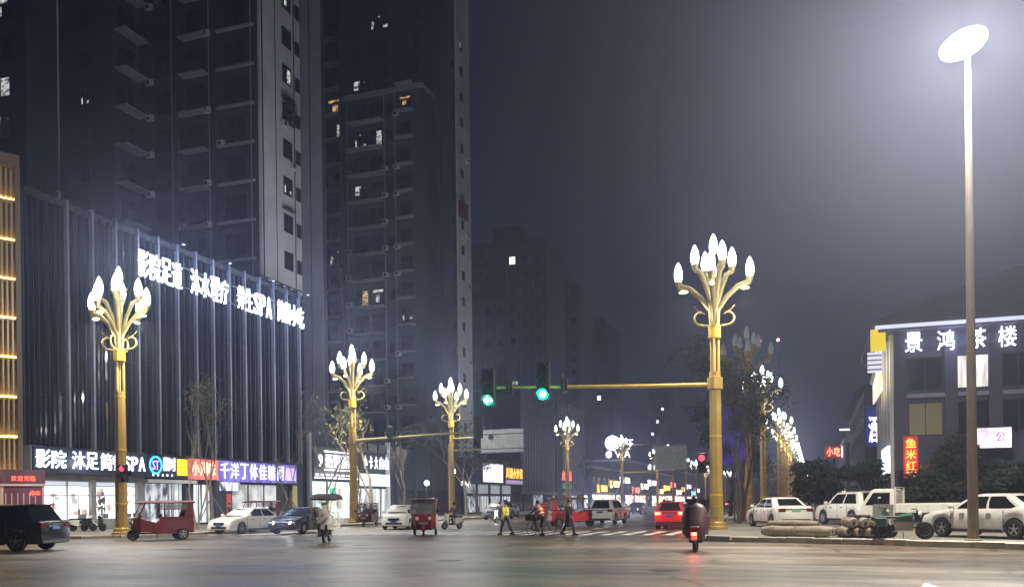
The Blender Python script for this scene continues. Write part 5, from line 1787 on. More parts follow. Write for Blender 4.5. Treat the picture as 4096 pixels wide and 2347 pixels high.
trike('red_three_wheeler', 'dark red covered three-wheeler seen side-on near the left lamp post', -29.4, 34.4, -142)
trike('red_three_wheeler', 'red covered three-wheeler facing the camera ahead of the white hatchback', -18.3, 40.2, 158, dark_front=False)
trike('red_three_wheeler', 'small red three-wheeler half hidden behind the white hatchback', -31.0, 58.0, 165, scale=.92)
trike('red_three_wheeler', 'bright red three-wheeler with brown roof behind the black-coated pedestrian', -14.6, 54.5, 60, paint=mat('bright_red_paint', (.55, .03, .04), .3, coat=.5), roof_mat=mat('brown_roof', (.16, .08, .06), .6))
trike('red_three_wheeler', 'far dark red three-wheeler behind the first bare trees', -36.5, 52.5, -150, z=.15, scale=.95)


# ---------------------------------------------------------------- scooters and bicycle
def scooter(name, label, X, Y, theta, paint, z=0, brake=False, lamp=False, box=False, cat='scooter'):
    r = empty(name, (X, Y, z), heading(theta), label, cat)
    wheel(r, .62, 0, .23, 1, .09, 5, True)
    wheel(r, -.60, 0, .23, 1, .10, 5, True)
    b = MB()
    b.loft([[(.42, -.17, .30), (.50, -.20, .30), (.50, .20, .30), (.42, .17, .30)], [(.46, -.20, .62), (.58, -.14, .62), (.58, .14, .62), (.46, .20, .62)],
            [(.38, -.17, .92), (.50, -.12, .94), (.50, .12, .94), (.38, .17, .92)]])
    b.build('front_shield', paint, r, smooth=40)
    b = MB(); b.cbox(-.25, .48, -.16, .16, .26, .33, .02); b.build('footboard', M_black, r)
    b = MB()
    b.loft([[(-.85, -.06, .48), (-.85, .06, .48), (-.85, .06, .60), (-.85, -.06, .60)], [(-.6, -.15, .40), (-.6, .15, .40), (-.6, .15, .70), (-.6, -.15, .70)],
            [(-.25, -.17, .30), (-.25, .17, .30), (-.25, .17, .70), (-.25, -.17, .70)], [(-.14, -.14, .30), (-.14, .14, .30), (-.14, .14, .64), (-.14, -.14, .64)]])
    b.build('rear_body', paint, r, smooth=40)
    b = MB(); b.cbox(-.80, -.08, -.15, .15, .69, .79, .04); b.build('seat', M_black, r)
    b = MB(); b.tube([(.62, 0, .24), (.42, 0, 1.0)], .03, 6); b.tube([(.36, -.33, 1.02), (.42, -.12, 1.03), (.42, .12, 1.03), (.36, .33, 1.02)], .017, 6); b.build('handlebar', M_dkmetal, r)
    b = MB(); b.ball((.54, 0, .90), .085, 10, 6, (.5, 1.1, .8)); b.build('headlight', M_head if lamp else M_headoff, r, smooth=60)
    MB().cbox(-.90, -.84, -.08, .08, .50, .60, .015).build('tail_light', M_brake if brake else M_tail, r)
    MB().cbox(-.92, -.88, -.09, .09, .36, .47, .006).build('plate', M_plateg, r)
    for s_ in (-1, 1):
        b = MB(); b.tube([(.38, s_ * .28, 1.02), (.36, s_ * .34, 1.2)], .008, 5); b.ball((.36, s_ * .36, 1.23), .055, 8, 5, (.3, 1, .8)); b.build('mirror', M_black, r)
    b = MB(); b.loft([[(.62 + .27 * math.cos(a), -.06, .23 + .27 * math.sin(a)) for a in [math.pi * (.1 + .8 * i / 8) for i in range(9)]],
                      [(.62 + .27 * math.cos(a), .06, .23 + .27 * math.sin(a)) for a in [math.pi * (.1 + .8 * i / 8) for i in range(9)]]], cap=False, closed=False)
    b.build('mudguard', paint, r)
    if box:
        MB().cbox(-1.05, -.70, -.2, .2, .80, 1.12, .04).build('rear_box', M_black, r)
    if brake:
        point(r, 'brake_lamp', (-1.02, 0, .55), 10, (1, .05, .04), .04)
    if lamp:
        point(r, 'headlamp', (.72, 0, .9), 25, (1, .97, .9), .05)
    return r


M_scooW = mat('white_scooter_paint', (.62, .62, .6), .35)
M_scooB = mat('black_scooter_paint', (.02, .02, .024), .3)
M_scooG = mat('green_scooter_paint', (.03, .10, .08), .35)
sc_rider = scooter('scooter', 'scooter with glowing brake light under the caped rider', -3.5, 27.9, -4, M_scooB, brake=True)
sc_can = scooter('scooter', 'scooter under a rain canopy with clouded plastic curtain', -19.5, 32.9, 160, M_scooB)
sc_two = scooter('scooter', 'pale scooter ridden towards the junction near the overhead sign post', -21.0, 50.2, 205, M_scooW)
# rain canopy on the second one: parts of that scooter
b = MB()
rings = []
for z_, k in ((1.80, 1.0), (1.86, 1.03), (1.97, .9), (2.05, .55)):
    rings.append([((.0 + 1.05 * k * math.cos(a)) - .05, .66 * k * math.sin(a), z_ - .05 * abs(math.cos(a)) ** 2) for a in [2 * math.pi * i / 20 for i in range(20)]])
b.loft(rings); b.build('canopy', mat('dark_canopy', (.05, .045, .05), .7, var=.3), sc_can, smooth=50)
b = MB()
for s_ in (-1, 1):
    b.tube([(.45, s_ * .25, .95), (.75, s_ * .3, 1.4), (.70, s_ * .36, 1.82)], .014, 5)
    b.tube([(-.75, s_ * .14, .7), (-.85, s_ * .3, 1.3), (-.75, s_ * .36, 1.82)], .014, 5)
b.build('canopy_frame', M_steel, sc_can)


def plastic_material():
    m = bpy.data.materials.new('clouded_plastic')
    m.use_nodes = True
    nt = m.node_tree
    b_ = nt.nodes['Principled BSDF']
    b_.inputs['Base Color'].default_value = (.62, .62, .58, 1)
    b_.inputs['Roughness'].default_value = .25
    tc = nt.nodes.new('ShaderNodeTexCoord')
    n = nt.nodes.new('ShaderNodeTexNoise'); n.inputs['Scale'].default_value = 4; n.inputs['Detail'].default_value = 6
    mr = nt.nodes.new('ShaderNodeMapRange'); mr.inputs['From Min'].default_value = .35; mr.inputs['From Max'].default_value = .65
    mr.inputs['To Min'].default_value = .3; mr.inputs['To Max'].default_value = .85
    nt.links.new(tc.outputs['Object'], n.inputs['Vector']); nt.links.new(n.outputs['Fac'], mr.inputs['Value']); nt.links.new(mr.outputs['Result'], b_.inputs['Alpha'])
    bp = nt.nodes.new('ShaderNodeBump'); bp.inputs['Strength'].default_value = .8; bp.inputs['Distance'].default_value = .05
    nt.links.new(n.outputs['Fac'], bp.inputs['Height']); nt.links.new(bp.outputs['Normal'], b_.inputs['Normal'])
    return m


M_plastic = plastic_material()
b = MB()
pr2 = random.Random(2)
rings = []
for i in range(7):
    z_ = .55 + 1.27 * i / 6
    rings.append([(.72 + .10 * math.sin(z_ * 2.2) + .04 * pr2.uniform(-1, 1) - .45 * abs(v) ** 2.5, .62 * v + .02 * pr2.uniform(-1, 1), z_) for v in [-1 + 2 * j / 10 for j in range(11)]])
b.loft(rings, cap=False, closed=False); b.build('plastic_curtain', M_plastic, sc_can, smooth=60)
b = MB()
rings = []
for i in range(6):
    z_ = .85 + .97 * i / 5
    rings.append([(lerp(-.75, .5, u), .61 + .03 * pr2.uniform(-1, 1), z_) for u in [j / 8 for j in range(9)]])
b.loft(rings, cap=False, closed=False); b.build('plastic_side_curtain', M_plastic, sc_can, smooth=60)

# parked two-wheelers
for i, (X, Y, th_, pt, lab) in enumerate([(-42.4, 42.9, 70, M_scooW, 'parked scooter closest to the black SUV, before the bright window'), (-41.3, 42.6, 80, M_scooB, 'parked dark scooter standing right of the first one before the bright window'),
                                          (1.9, 33.2, 115, M_scooG, 'parked scooter half hidden between the rolls and the green motorbike')]):
    scooter('scooter', lab, X, Y, th_, pt, .15 if X < 0 else KH)
scooter('parked_scooter', 'parked dark scooter among the cars left of the officer', -27.5, 76, 180, M_scooB)


def motorbike(X, Y, theta, label):
    r = empty('motorbike', (X, Y, KH), heading(theta), label, 'motorbike')
    wheel(r, .68, 0, .29, 1, .10, 6, True)
    wheel(r, -.62, .0, .29, 1, .12, 6, True)
    b = MB(); b.loft([[(-.2, -.1, .30), (.3, -.1, .28), (.3, .1, .28), (-.2, .1, .30)], [(-.25, -.13, .52), (.32, -.11, .55), (.32, .11, .55), (-.25, .13, .52)]]); b.build('engine', M_steel, r)
    b = MB(); b.loft([[(-.12, -.10, .60), (.36, -.12, .62), (.36, .12, .62), (-.12, .10, .60)], [(-.1, -.14, .74), (.34, -.15, .80), (.34, .15, .80), (-.1, .14, .74)], [(0, -.08, .82), (.26, -.08, .88), (.26, .08, .88), (0, .08, .82)]])
    b.build('tank', M_scooG, r, smooth=40)
    MB().cbox(-.72, -.06, -.14, .14, .68, .78, .04).build('seat', M_black, r)
    b = MB(); b.loft([[(-.95, -.08, .62), (-.55, -.12, .5), (-.55, .12, .5), (-.95, .08, .62)], [(-.98, -.07, .74), (-.55, -.13, .68), (-.55, .13, .68), (-.98, .07, .74)]]); b.build('tail_fairing', M_scooG, r)
    b = MB(); b.tube([(.68, -.08, .29), (.45, -.08, .95)], .025, 6); b.tube([(.68, .08, .29), (.45, .08, .95)], .025, 6); b.tube([(.36, -.36, 1.0), (.44, 0, .99), (.36, .36, 1.0)], .018, 6); b.build('fork', M_dkmetal, r)
    b = MB(); b.lathe([(.10, 0), (.10, .08), (.04, .1)], (.5, 0, .82), 12, 'x'); b.build('headlight', M_headoff, r)
    for s_ in (-1, 1):
        MB().cbox(-.78, -.42, *sorted((s_ * .17, s_ * .36)), .42, .72, .03).build('side_box', M_white2 if s_ > 0 else M_scooG, r)
    b = MB(); b.tube([(.1, .12, .28), (-.5, .2, .26), (-.95, .22, .34)], .04, 8); b.build('exhaust', M_chrome, r)
    b = MB(); b.tube([(0, .1, .35), (-.02, .28, .02)], .015, 5); b.build('kick_stand', M_dkmetal, r)
    return r


motorbike(2.75, 31.95, 105, 'dark green motorbike with pannier boxes parked on the kerb by the tall pole')


def bicycle(X, Y, theta, label):
    r = empty('bicycle', (X, Y, 0), heading(theta), label, 'bicycle')
    for x_, nm in ((.53, 'wheel'), (-.53, 'wheel')):
        w = MB()
        w.lathe([(.33, -.02), (.345, 0), (.33, .02), (.315, 0)], (x_, 0, .345), 24, 'y', True)
        for i in range(12):
            a = 2 * math.pi * i / 12
            w.tube([(x_, 0, .345), (x_ + .32 * math.cos(a), 0, .345 + .32 * math.sin(a))], .004, 4)
        w.lathe([(.03, -.04), (.03, .04)], (x_, 0, .345), 8, 'y')
        w.build(nm, M_dkmetal, r)
    f = MB()
    for a_, c_ in (((-.53, 0, .345), (-.05, 0, .30)), ((-.05, 0, .30), (-.18, 0, .82)), ((-.53, 0, .345), (-.16, 0, .74)), ((-.05, 0, .30), (.36, 0, .80)), ((-.16, 0, .74), (.36, 0, .82)), ((.53, 0, .345), (.34, 0, .98))):
        f.tube([a_, c_], .018, 6)
    f.build('frame', M_black, r)
    MB().cbox(-.32, -.06, -.08, .08, .84, .90, .03).build('saddle', M_black, r)
    b = MB(); b.tube([(.26, -.28, 1.02), (.34, -.08, 1.0), (.34, .08, 1.0), (.26, .28, 1.02)], .014, 6); b.build('handlebar', M_dkmetal, r)
    b = MB()
    for k in range(5):
        b.box(.46 + .07 * k, .465 + .07 * k, -.16, .16, .72, .98)
    b.box(.44, .78, -.17, -.16, .72, .98); b.box(.44, .78, .16, .17, .72, .98); b.box(.44, .78, -.17, .17, .71, .72); b.build('basket', M_dkmetal, r)
    b = MB(); b.box(-.75, -.25, -.07, .07, .70, .72); b.build('carrier', M_dkmetal, r)
    b = MB(); b.lathe([(.09, .05), (.09, .06)], (-.05, 0, .30), 12, 'y'); b.box(.0, .02, .06, .1, .12, .3); b.box(-.12, -.1, -.1, -.06, .3, .48); b.build('crank', M_steel, r)
    return r


bike = bicycle(-12.1, 39.6, -70, 'dark bicycle on the crossing under the orange-vested cyclist')

# ---------------------------------------------------------------- small flatbed truck behind the rolls
tr = empty('flatbed_truck', (4.3, 44.6, KH), heading(-38), 'small white flatbed truck with open cab frame parked behind the motorbike', 'truck')
tr.rotation_euler = (0, 0, heading(-70))
b = MB(); b.box(-2.2, .55, -.78, .78, .62, .70); b.build('bed_floor', M_dkmetal, tr)
for s_ in (-1, 1):
    MB().cbox(-2.22, .55, *sorted((s_ * .78, s_ * .83)), .68, 1.12, .02).build('side_board', M_white, tr)
    for k in range(5):
        MB().box(-2.1 + .6 * k, -2.02 + .6 * k, *sorted((s_ * .83, s_ * .85)), .72, 1.08).build('board_rib', M_white2, tr)
MB().cbox(-2.26, -2.2, -.83, .83, .68, 1.12, .02).build('tail_board', M_white, tr)
b = MB(); b.loft([[(.6, -.76, .4), (2.0, -.76, .4), (2.0, .76, .4), (.6, .76, .4)], [(.6, -.78, 1.0), (2.1, -.78, 1.0), (2.1, .78, 1.0), (.6, .78, 1.0)], [(.62, -.74, 1.72), (1.65, -.70, 1.72), (1.65, .70, 1.72), (.62, .74, 1.72)], [(.75, -.6, 1.8), (1.5, -.6, 1.8), (1.5, .6, 1.8), (.75, .6, 1.8)]])
cab = b.build('cab', M_white, tr, smooth=30)
MB().quad((2.09, -.66, 1.05), (2.09, .66, 1.05), (1.68, .62, 1.66), (1.68, -.62, 1.66)).build('windscreen', M_carglass, cab)
for s_ in (-1, 1):
    MB().quad(*[(x_, s_ * y_, z_) for x_, y_, z_ in ((.8, .79, 1.05), (1.9, .79, 1.05), (1.55, .735, 1.62), (.8, .755, 1.62))][::s_]).build('side_window', M_carglass, cab)
for x_ in (1.45, -1.4):
    for s_ in (-1, 1):
        wheel(tr, x_, s_ * .7, .29, s_, .18, 6, True)
b = MB()
for s_ in (-1, 1):
    b.tube([(.58, s_ * .7, .7), (.58, s_ * .7, 1.85)], .03, 6)
b.tube([(.58, -.7, 1.85), (.58, .7, 1.85)], .03, 6); b.build('headboard_frame', M_white, tr)
# ================================================================ people
def skin_mesh(name, verts, edges, radii, m, sub=1, root=0):
    me = bpy.data.meshes.new(name)
    me.from_pydata(verts, edges, [])
    ob = bpy.data.objects.new(name, me)
    md = ob.modifiers.new('skin', 'SKIN')
    md.use_smooth_shade = True
    md.branch_smoothing = .6
    sv = me.skin_vertices[0].data
    for i, r_ in enumerate(radii):
        sv[i].radius = (r_, r_) if not isinstance(r_, tuple) else r_
        sv[i].use_root = (i == root)
    sm = ob.modifiers.new('sub', 'SUBSURF')
    sm.levels = sub
    sm.render_levels = sub
    out = to_mesh(ob)
    out.name = name
    out.materials.clear()
    out.materials.append(m)
    bpy.data.objects.remove(ob)
    bpy.data.meshes.remove(me)
    out.polygons.foreach_set('use_smooth', [True] * len(out.polygons))
    return out


def person(label, X, Y, theta, z=0.0, hip=.90, lean=0, thigh=(0, 0), knee=(0, 0), arm=(0, 0), elbow=(10, 10), splay=6, top=M_clothblk, legs=M_clothblk, hair='hair',
           long_coat=False, vest=None, size=1.0, astride=0.0, head_turn=0):
    """local +x is the way the body faces; angles in degrees, forward positive; (left, right)"""
    r = empty('person', (X, Y, z), heading(theta), label, 'person')
    r.scale = (size,) * 3
    sl, cl = math.sin(R(lean)), math.cos(R(lean))

    def up(h, y=0, f=0):
        return Vector((h * sl + f * cl, y, hip + h * cl - f * sl))
    pel, waist, chest, neckb, neck, head, crown = up(0), up(.17), up(.37), up(.50), up(.56), up(.67, 0, .015), up(.76, 0, .01)
    V, E, Rr = [], [], []

    def add(p, rad, to=None):
        V.append(tuple(p)); Rr.append(rad)
        if to is not None:
            E.append((to, len(V) - 1))
        return len(V) - 1
    J = {}
    i0 = add(pel, (.135, .105)); i1 = add(waist, (.125, .10), i0); i2 = add(chest, (.155, .11), i1); i3 = add(neckb, (.085, .07), i2); i4 = add(neck, .052, i3)
    i5 = add(head, (.078, .092), i4); add(crown, (.06, .07), i5)
    add(head + Vector((.098 * cl, 0, -.012)), .014, i5)      # nose
    for s_ in (1, -1):
        add(head + Vector((0, s_ * .084, -.005)), .016, i5)  # ears
    joints = {}
    for k, s_ in enumerate((1, -1)):
        sh = up(.45, s_ * .185)
        a = R(arm[k]) + R(lean) * .3
        sp = R(splay)
        el = sh + Vector((math.sin(a) * math.cos(sp), s_ * math.sin(sp), -math.cos(a) * math.cos(sp))) * .28
        a2 = a + R(elbow[k])
        wr = el + Vector((math.sin(a2), s_ * .02, -math.cos(a2))) * .245
        hd = wr + Vector((math.sin(a2 + .1), 0, -math.cos(a2 + .1))) * .075
        j0 = add(sh, (.062, .06), i2); j1 = add(el, .042, j0); j2 = add(wr, .028, j1); j3 = add(hd, (.036, .02), j2)
        fd = Vector((math.sin(a2 + .25), 0, -math.cos(a2 + .25))); fd2 = Vector((math.sin(a2 + .8), 0, -math.cos(a2 + .8)))
        lat = Vector((math.cos(a2), 0, math.sin(a2)))
        for q, ln in enumerate((.062, .072, .066, .05)):
            p0 = hd + lat * (.026 - .0175 * q) + fd * .02
            f1 = add(p0 + fd * ln * .5, .0088, j3); add(p0 + fd * ln * .5 + fd2 * ln * .5, .0078, f1)
        t1 = add(wr + lat * .04 + fd * .045, .0105, j2); add(wr + lat * .05 + fd * .085, .009, t1)
        hp = up(-.02, s_ * .09)
        t = R(thigh[k])
        ab = R(astride) * s_
        kn = hp + Vector((math.sin(t), math.sin(ab) * .6, -math.cos(t))).normalized() * .43
        t2 = t - R(knee[k])
        an = kn + Vector((math.sin(t2), 0, -math.cos(t2))).normalized() * .41
        ft = an + Vector((.13, s_ * .02, -.045))
        l0 = add(hp, .088, i0); l1 = add(kn, .058, l0); l2 = add(an, .036, l1); l3 = add(an + Vector((-.03, 0, -.05)), .034, l2); add(ft, .03, l3)
        joints[k] = (sh, el, wr, hp, kn, an, ft)
    inst('body', skin_mesh('body', V, E, Rr, M_skin, 1), r)
    # face
    for s_ in (1, -1):
        MB().ball(tuple(head + Vector((.082 * cl, s_ * .032, .015))), .011, 6, 4).build('eye', M_hair, r)
    MB().cbox(head.x + .072, head.x + .090, -.022, .022, head.z - .055, head.z - .045, .003).build('mouth', mat('lips', (.25, .09, .08), .5), r)
    # jacket
    V, E, Rr = [], [], []
    i0 = add(up(-.03), (.155, .125)); i1 = add(waist, (.15, .122), i0); i2 = add(chest, (.178, .132), i1); i3 = add(up(.49), (.10, .085), i2)
    for k, s_ in enumerate((1, -1)):
        sh, el, wr = joints[k][:3]
        j0 = add(sh, .078, i2); j1 = add(el, .058, j0); add(lerp(el, wr, .92), .045, j1)
    inst('jacket', skin_mesh('jacket', V, E, Rr, top, 1), r)
    # trousers
    V, E, Rr = [], [], []
    i0 = add(up(.08), (.14, .112)); i1 = add(pel, (.15, .12), i0)
    for k in (0, 1):
        hp, kn, an = joints[k][3:6]
        l0 = add(hp, .102, i1); l1 = add(kn, .075, l0); add(lerp(kn, an, .93), .060, l1)
    inst('trousers', skin_mesh('trousers', V, E, Rr, legs, 1), r)
    for k in (0, 1):
        an, ft = joints[k][5:7]
        b = MB()
        b.loft([[(an.x - .09, an.y - .045, an.z - .10), (ft.x + .06, ft.y - .05, an.z - .10), (ft.x + .06, ft.y + .05, an.z - .10), (an.x - .09, an.y + .045, an.z - .10)],
                [(an.x - .095, an.y - .05, an.z - .04), (ft.x + .05, ft.y - .052, an.z - .055), (ft.x + .05, ft.y + .052, an.z - .055), (an.x - .095, an.y + .05, an.z - .04)],
                [(an.x - .06, an.y - .045, an.z + .05), (an.x + .05, an.y - .045, an.z + .03), (an.x + .05, an.y + .045, an.z + .03), (an.x - .06, an.y + .045, an.z + .05)]])
        b.build('shoe', M_shoe, r, smooth=50)
    if hair == 'hair':
        b = MB(); c = head + Vector((-.02, 0, .035)); b.ball(tuple(c), .105, 12, 8, (1.0, .92, 1.0)); o = b.build('hair', M_hair, r, smooth=60)
    elif hair == 'cap':
        c = head + Vector((0, 0, .07)); b = MB(); b.lathe([(.102, 0), (.115, .05), (.10, .085), (.02, .095)], tuple(c), 14); b.box(c.x + .07, c.x + .17, -.06, .06, c.z - .005, c.z + .008); b.build('cap', M_clothnavy, r, smooth=40)
        b = MB(); b.ball(tuple(head + Vector((-.03, 0, .01))), .095, 10, 7, (.9, .9, .9)); b.build('hair', M_hair, r, smooth=60)
    elif hair == 'helmet':
        b = MB(); b.ball(tuple(head + Vector((-.01, 0, .045))), .135, 14, 9, (1.05, .92, .95)); b.build('helmet', M_scooB, r, smooth=60)
    if vest is not None:
        V, E, Rr = [], [], []
        i0 = add(up(.0), (.165, .135)); i1 = add(waist, (.162, .134), i0); i2 = add(chest, (.19, .144), i1); add(up(.46), (.15, .10), i2)
        inst('vest', skin_mesh('vest', V, E, Rr, vest, 1), r)
        b = MB()
        for h_ in (.10, .28):
            ring = []
            rw, rd = (.178, .142) if h_ < .2 else (.196, .150)
            for zz in (h_, h_ + .045):
                ring.append([tuple(up(zz, rw * math.sin(a), rd * math.cos(a))) for a in [2 * math.pi * i / 18 for i in range(18)]])
            b.loft(ring, cap=False)
        b.build('reflective_band', M_refl, r)
    if long_coat:
        b = MB()
        rings = []
        for h_, w, d in ((-.52, .25, .22), (-.30, .22, .19), (-.05, .185, .15), (.12, .17, .138), (.36, .195, .148), (.47, .13, .10)):
            rings.append([tuple(up(h_, w * math.sin(a), d * math.cos(a))) for a in [2 * math.pi * i / 18 for i in range(18)]])
        b.loft(rings); b.build('coat', top, r, smooth=60)
    return r


person('traffic officer in yellow hi-vis jacket and dark trousers walking on the crossing', -14.2, 40.7, -60, hip=.88, thigh=(24, -20), knee=(4, 14), arm=(-18, 20), elbow=(20, 25), top=M_hivis, legs=M_clothnavy, hair='cap', vest=M_hivis)
person('pedestrian in long black coat stepping onto the crossing', -11.0, 40.6, 110, hip=.90, thigh=(20, -16), knee=(6, 16), arm=(-10, 14), elbow=(25, 25), top=M_clothblk, legs=M_clothblk, long_coat=True)
person('cyclist in orange vest riding the bicycle over the crossing', -12.02, 39.57, -70, hip=.93, lean=22, thigh=(62, 18), knee=(80, 30), arm=(38, 38), elbow=(20, 20), top=M_clothnavy, legs=M_clothblk, vest=M_orange)
person('scooter rider in dark coat coming towards the junction', -20.9, 50.45, 205, hip=.86, lean=4, thigh=(80, 80), knee=(85, 85), arm=(38, 38), elbow=(30, 30), astride=14, top=M_clothbrn, legs=M_clothnavy, hair='helmet')
person('rider behind the clouded plastic curtain of the canopied scooter', -19.38, 32.55, 160, hip=.86, lean=4, thigh=(80, 80), knee=(85, 85), arm=(38, 38), elbow=(30, 30), astride=12, top=M_clothbrn, legs=M_clothblk)
rp = person('scooter rider in a dark rain cape seen from behind', -3.48, 27.6, -4, hip=.86, lean=4, thigh=(80, 80), knee=(82, 82), arm=(40, 40), elbow=(30, 30), astride=14, top=M_clothbrn, legs=M_clothblk, hair='helmet')
# the cape with hood: clothing of that rider
b = MB()
rings = []
prc = random.Random(4)
for h_, w, d0, d1 in ((.46, .38, -.52, .62), (.58, .41, -.50, .62), (.75, .43, -.46, .60), (1.0, .42, -.34, .50), (1.2, .38, -.26, .38), (1.33, .33, -.21, .26), (1.42, .26, -.18, .20), (1.47, .14, -.12, .12), (1.50, .09, -.08, .09)):
    ring = []
    for i in range(24):
        a = 2 * math.pi * i / 24
        wob = 1 + .13 * math.sin(9 * a + h_ * 2.5) * math.sin(4 * a + 1 + h_) * (1.3 - h_ if h_ < 1.2 else .1)
        x_ = (d1 if math.cos(a) > 0 else -d0) * math.cos(a)
        ring.append((.04 + x_ * wob, w * math.sin(a) * wob, h_ - (.08 * math.cos(2 * a) if h_ < .6 else 0)))
    rings.append(ring)
b.loft(rings, cap=False)
M_cape = mat('rain_cape', (.040, .018, .024), .45, var=.3, vscale=3)
b.build('rain_cape', M_cape, rp, smooth=70)
# passengers' orange reflection: indicator lamps beside the rider
for s_ in (1,):
    b = MB(); b.ball((.33, .36 * s_, 1.0), .06, 8, 5); b.build('indicator', M_amber, sc_rider)
    b = MB(); b.tube([(.3, .3, 1.0), (.33, .34, 1.0)], .01, 5); b.build('indicator_stalk', M_black, sc_rider)

pp = [(-45.0, 60.8, 90, 'shopper in brown coat standing by the violet-signed shop door', M_clothbrn), (-43.6, 78.4, 20, 'person in navy walking past the pale green shop window', M_clothnavy),
      (1.2, 61.0, 200, 'person in black standing behind the parked white cars', M_clothblk), (-41.5, 88, 180, 'person in black walking on the pavement by the light-box', M_clothblk)]
for X, Y, th_, lab, c in pp:
    person(lab, X, Y, th_, z=.15 if X < -10 else KH, thigh=(14, -12), knee=(4, 10), arm=(-10, 10), elbow=(15, 15), top=c)

# ================================================================ trees
def grow(rnd, p, d, L, rad, depth, out, tips, spread, up_, droop, seg=4, taper=.62, nch=(2, 3)):
    pts = [p.copy()]
    rr = [rad]
    cur = p.copy(); dr = d.normalized()
    for i in range(seg):
        dr = (dr + Vector((rnd.uniform(-1, 1), rnd.uniform(-1, 1), rnd.uniform(-.5, .8))) * .12 + Vector((0, 0, up_ - droop * (1 if depth <= 1 else .3)))).normalized()
        cur = cur + dr * (L / seg)
        pts.append(cur.copy()); rr.append(lerp(rad, rad * taper, (i + 1) / seg))
    out.append((pts, rr))
    if depth == 0:
        tips.append(pts)
        return
    n = rnd.randint(*nch)
    for k in range(n):
        t = rnd.uniform(.45, 1.0) if k else 1.0
        i = min(seg, max(1, int(round(t * seg))))
        a = rnd.uniform(0, 2 * math.pi)
        side = Vector((math.cos(a), math.sin(a), rnd.uniform(.1, .6)))
        nd = (dr * (1 - spread) + side * spread).normalized()
        grow(rnd, pts[i], nd, L * rnd.uniform(.62, .86), rr[i] * rnd.uniform(.55, .75), depth - 1, out, tips, spread, up_, droop, seg, taper, nch)


def leaves_on(mb, rnd, tips, n, size, scatter):
    for pts in tips:
        for _ in range(n):
            i = rnd.randrange(1, len(pts))
            p = pts[i] + Vector((rnd.gauss(0, scatter), rnd.gauss(0, scatter), rnd.gauss(0, scatter)))
            u = Vector((rnd.gauss(0, 1), rnd.gauss(0, 1), rnd.gauss(0, 1))).normalized()
            v = u.orthogonal().normalized()
            s_ = size * rnd.uniform(.6, 1.3)
            mb.quad(p - u * s_, p - v * s_ * .45, p + u * s_, p + v * s_ * .45)


def tree(label, X, Y, z, h, seed, depth=4, spread=.42, up_=.10, droop=0, leaf=None, nleaf=3, lsize=.10, lscatter=.15, trunk=.12, name='bare_tree', group=None, fork=1, L0=None, lean=(0, 0), scatter_mult=1, props=False, bark=None, nch=(2, 3)):
    rnd = random.Random(seed)
    bark = bark or (M_bark2 if name == 'weeping_tree' or leaf is M_leafC else M_bark)
    r = empty(name, (X, Y, z), 0, label, 'tree', group)
    out, tips = [], []
    fk = .3 if name == 'weeping_tree' else 1
    L0 = L0 or h * .30
    for k in range(fork):
        d = Vector((lean[0] + (rnd.uniform(-.35, .35) * fk if fork > 1 else 0), lean[1] + (rnd.uniform(-.35, .35) * fk if fork > 1 else 0), 1))
        grow(rnd, Vector((0, 0, -.05)), d, L0, trunk if fork == 1 else trunk * .7, depth, out, tips, spread, up_, droop, nch=nch)
    zmax = max(p.z for pts, _ in out for p in pts)
    k = h / zmax
    tb_, cb = MB(), MB()
    for i, (pts, rr) in enumerate(out):
        pts = [p * k for p in pts]
        big = rr[0] > trunk * .45
        (tb_ if big else cb).tube(pts, [max(.013, q) for q in rr], 6 if big else 4, cap=False)
    tb_.build('trunk', bark, r, smooth=50)
    tips = [[p * k for p in t] for t in tips]
    if leaf:
        n0 = len(cb.f)
        cb.cur = 1
        leaves_on(cb, rnd, tips, nleaf, lsize, lscatter)
        cb.build('crown', [bark, leaf], r)
    else:
        cb.build('crown', M_bark, r)
    if props:
        for a in (0.3, 2.4, 4.5):
            MB().tube([(1.3 * math.cos(a), 1.3 * math.sin(a), 0), (.08 * math.cos(a), .08 * math.sin(a), 2.0)], .035, 6).build('support_pole', M_bark, r)
    return r


GA = 'bare young trees on the left pavement'
tree('tall bare tree with upright whips before the salmon sign, propped by poles', -37.3, 48.6, .15, 10.5, 21, 5, .30, .24, leaf=M_leafA, nleaf=2, lsize=.12, lscatter=.2, trunk=.17, group=GA, props=True)
tree('bare tree with crossed support poles before the violet sign', -37.6, 58.0, .15, 7.5, 22, 5, .40, .18, trunk=.13, group=GA, props=True)
tree('leaning bare tree left of the salmon sign tree', -36.6, 46.2, .15, 7.2, 35, 3, .30, .2, trunk=.10, group=GA, fork=2)
tree('bare tree with three dark stems before the numeral badge shop', -39.0, 70.5, .15, 9.0, 23, 5, .32, .2, leaf=M_leafA, nleaf=1, trunk=.15, group=GA, fork=3)
tree('bare tree before the five white characters with violet glow at its foot', -38.8, 80.0, .15, 8.0, 24, 4, .40, .15, leaf=M_leafA, nleaf=1, trunk=.13, group=GA)
tree('yellow-green leafy tree crown lit by the lamp with the long arm', -35.3, 66.8, .15, 10.8, 25, 5, .42, .16, leaf=M_leafA, nleaf=5, lsize=.16, lscatter=.3, trunk=.2, name='leafy_tree', group=GA)
tree('dark leafy tree left of the lamp with the long arm', -40.5, 68.5, .15, 11.5, 26, 5, .45, .12, leaf=M_leafB, nleaf=4, lsize=.16, lscatter=.35, trunk=.18, name='leafy_tree', group=GA)
tree('dark drooping tree just left of the signboard post', -38.0, 95.0, .15, 11.0, 27, 5, .5, .05, droop=.3, leaf=M_leafB, nleaf=8, lsize=.2, lscatter=.35, trunk=.22, name='leafy_tree', group=GA)
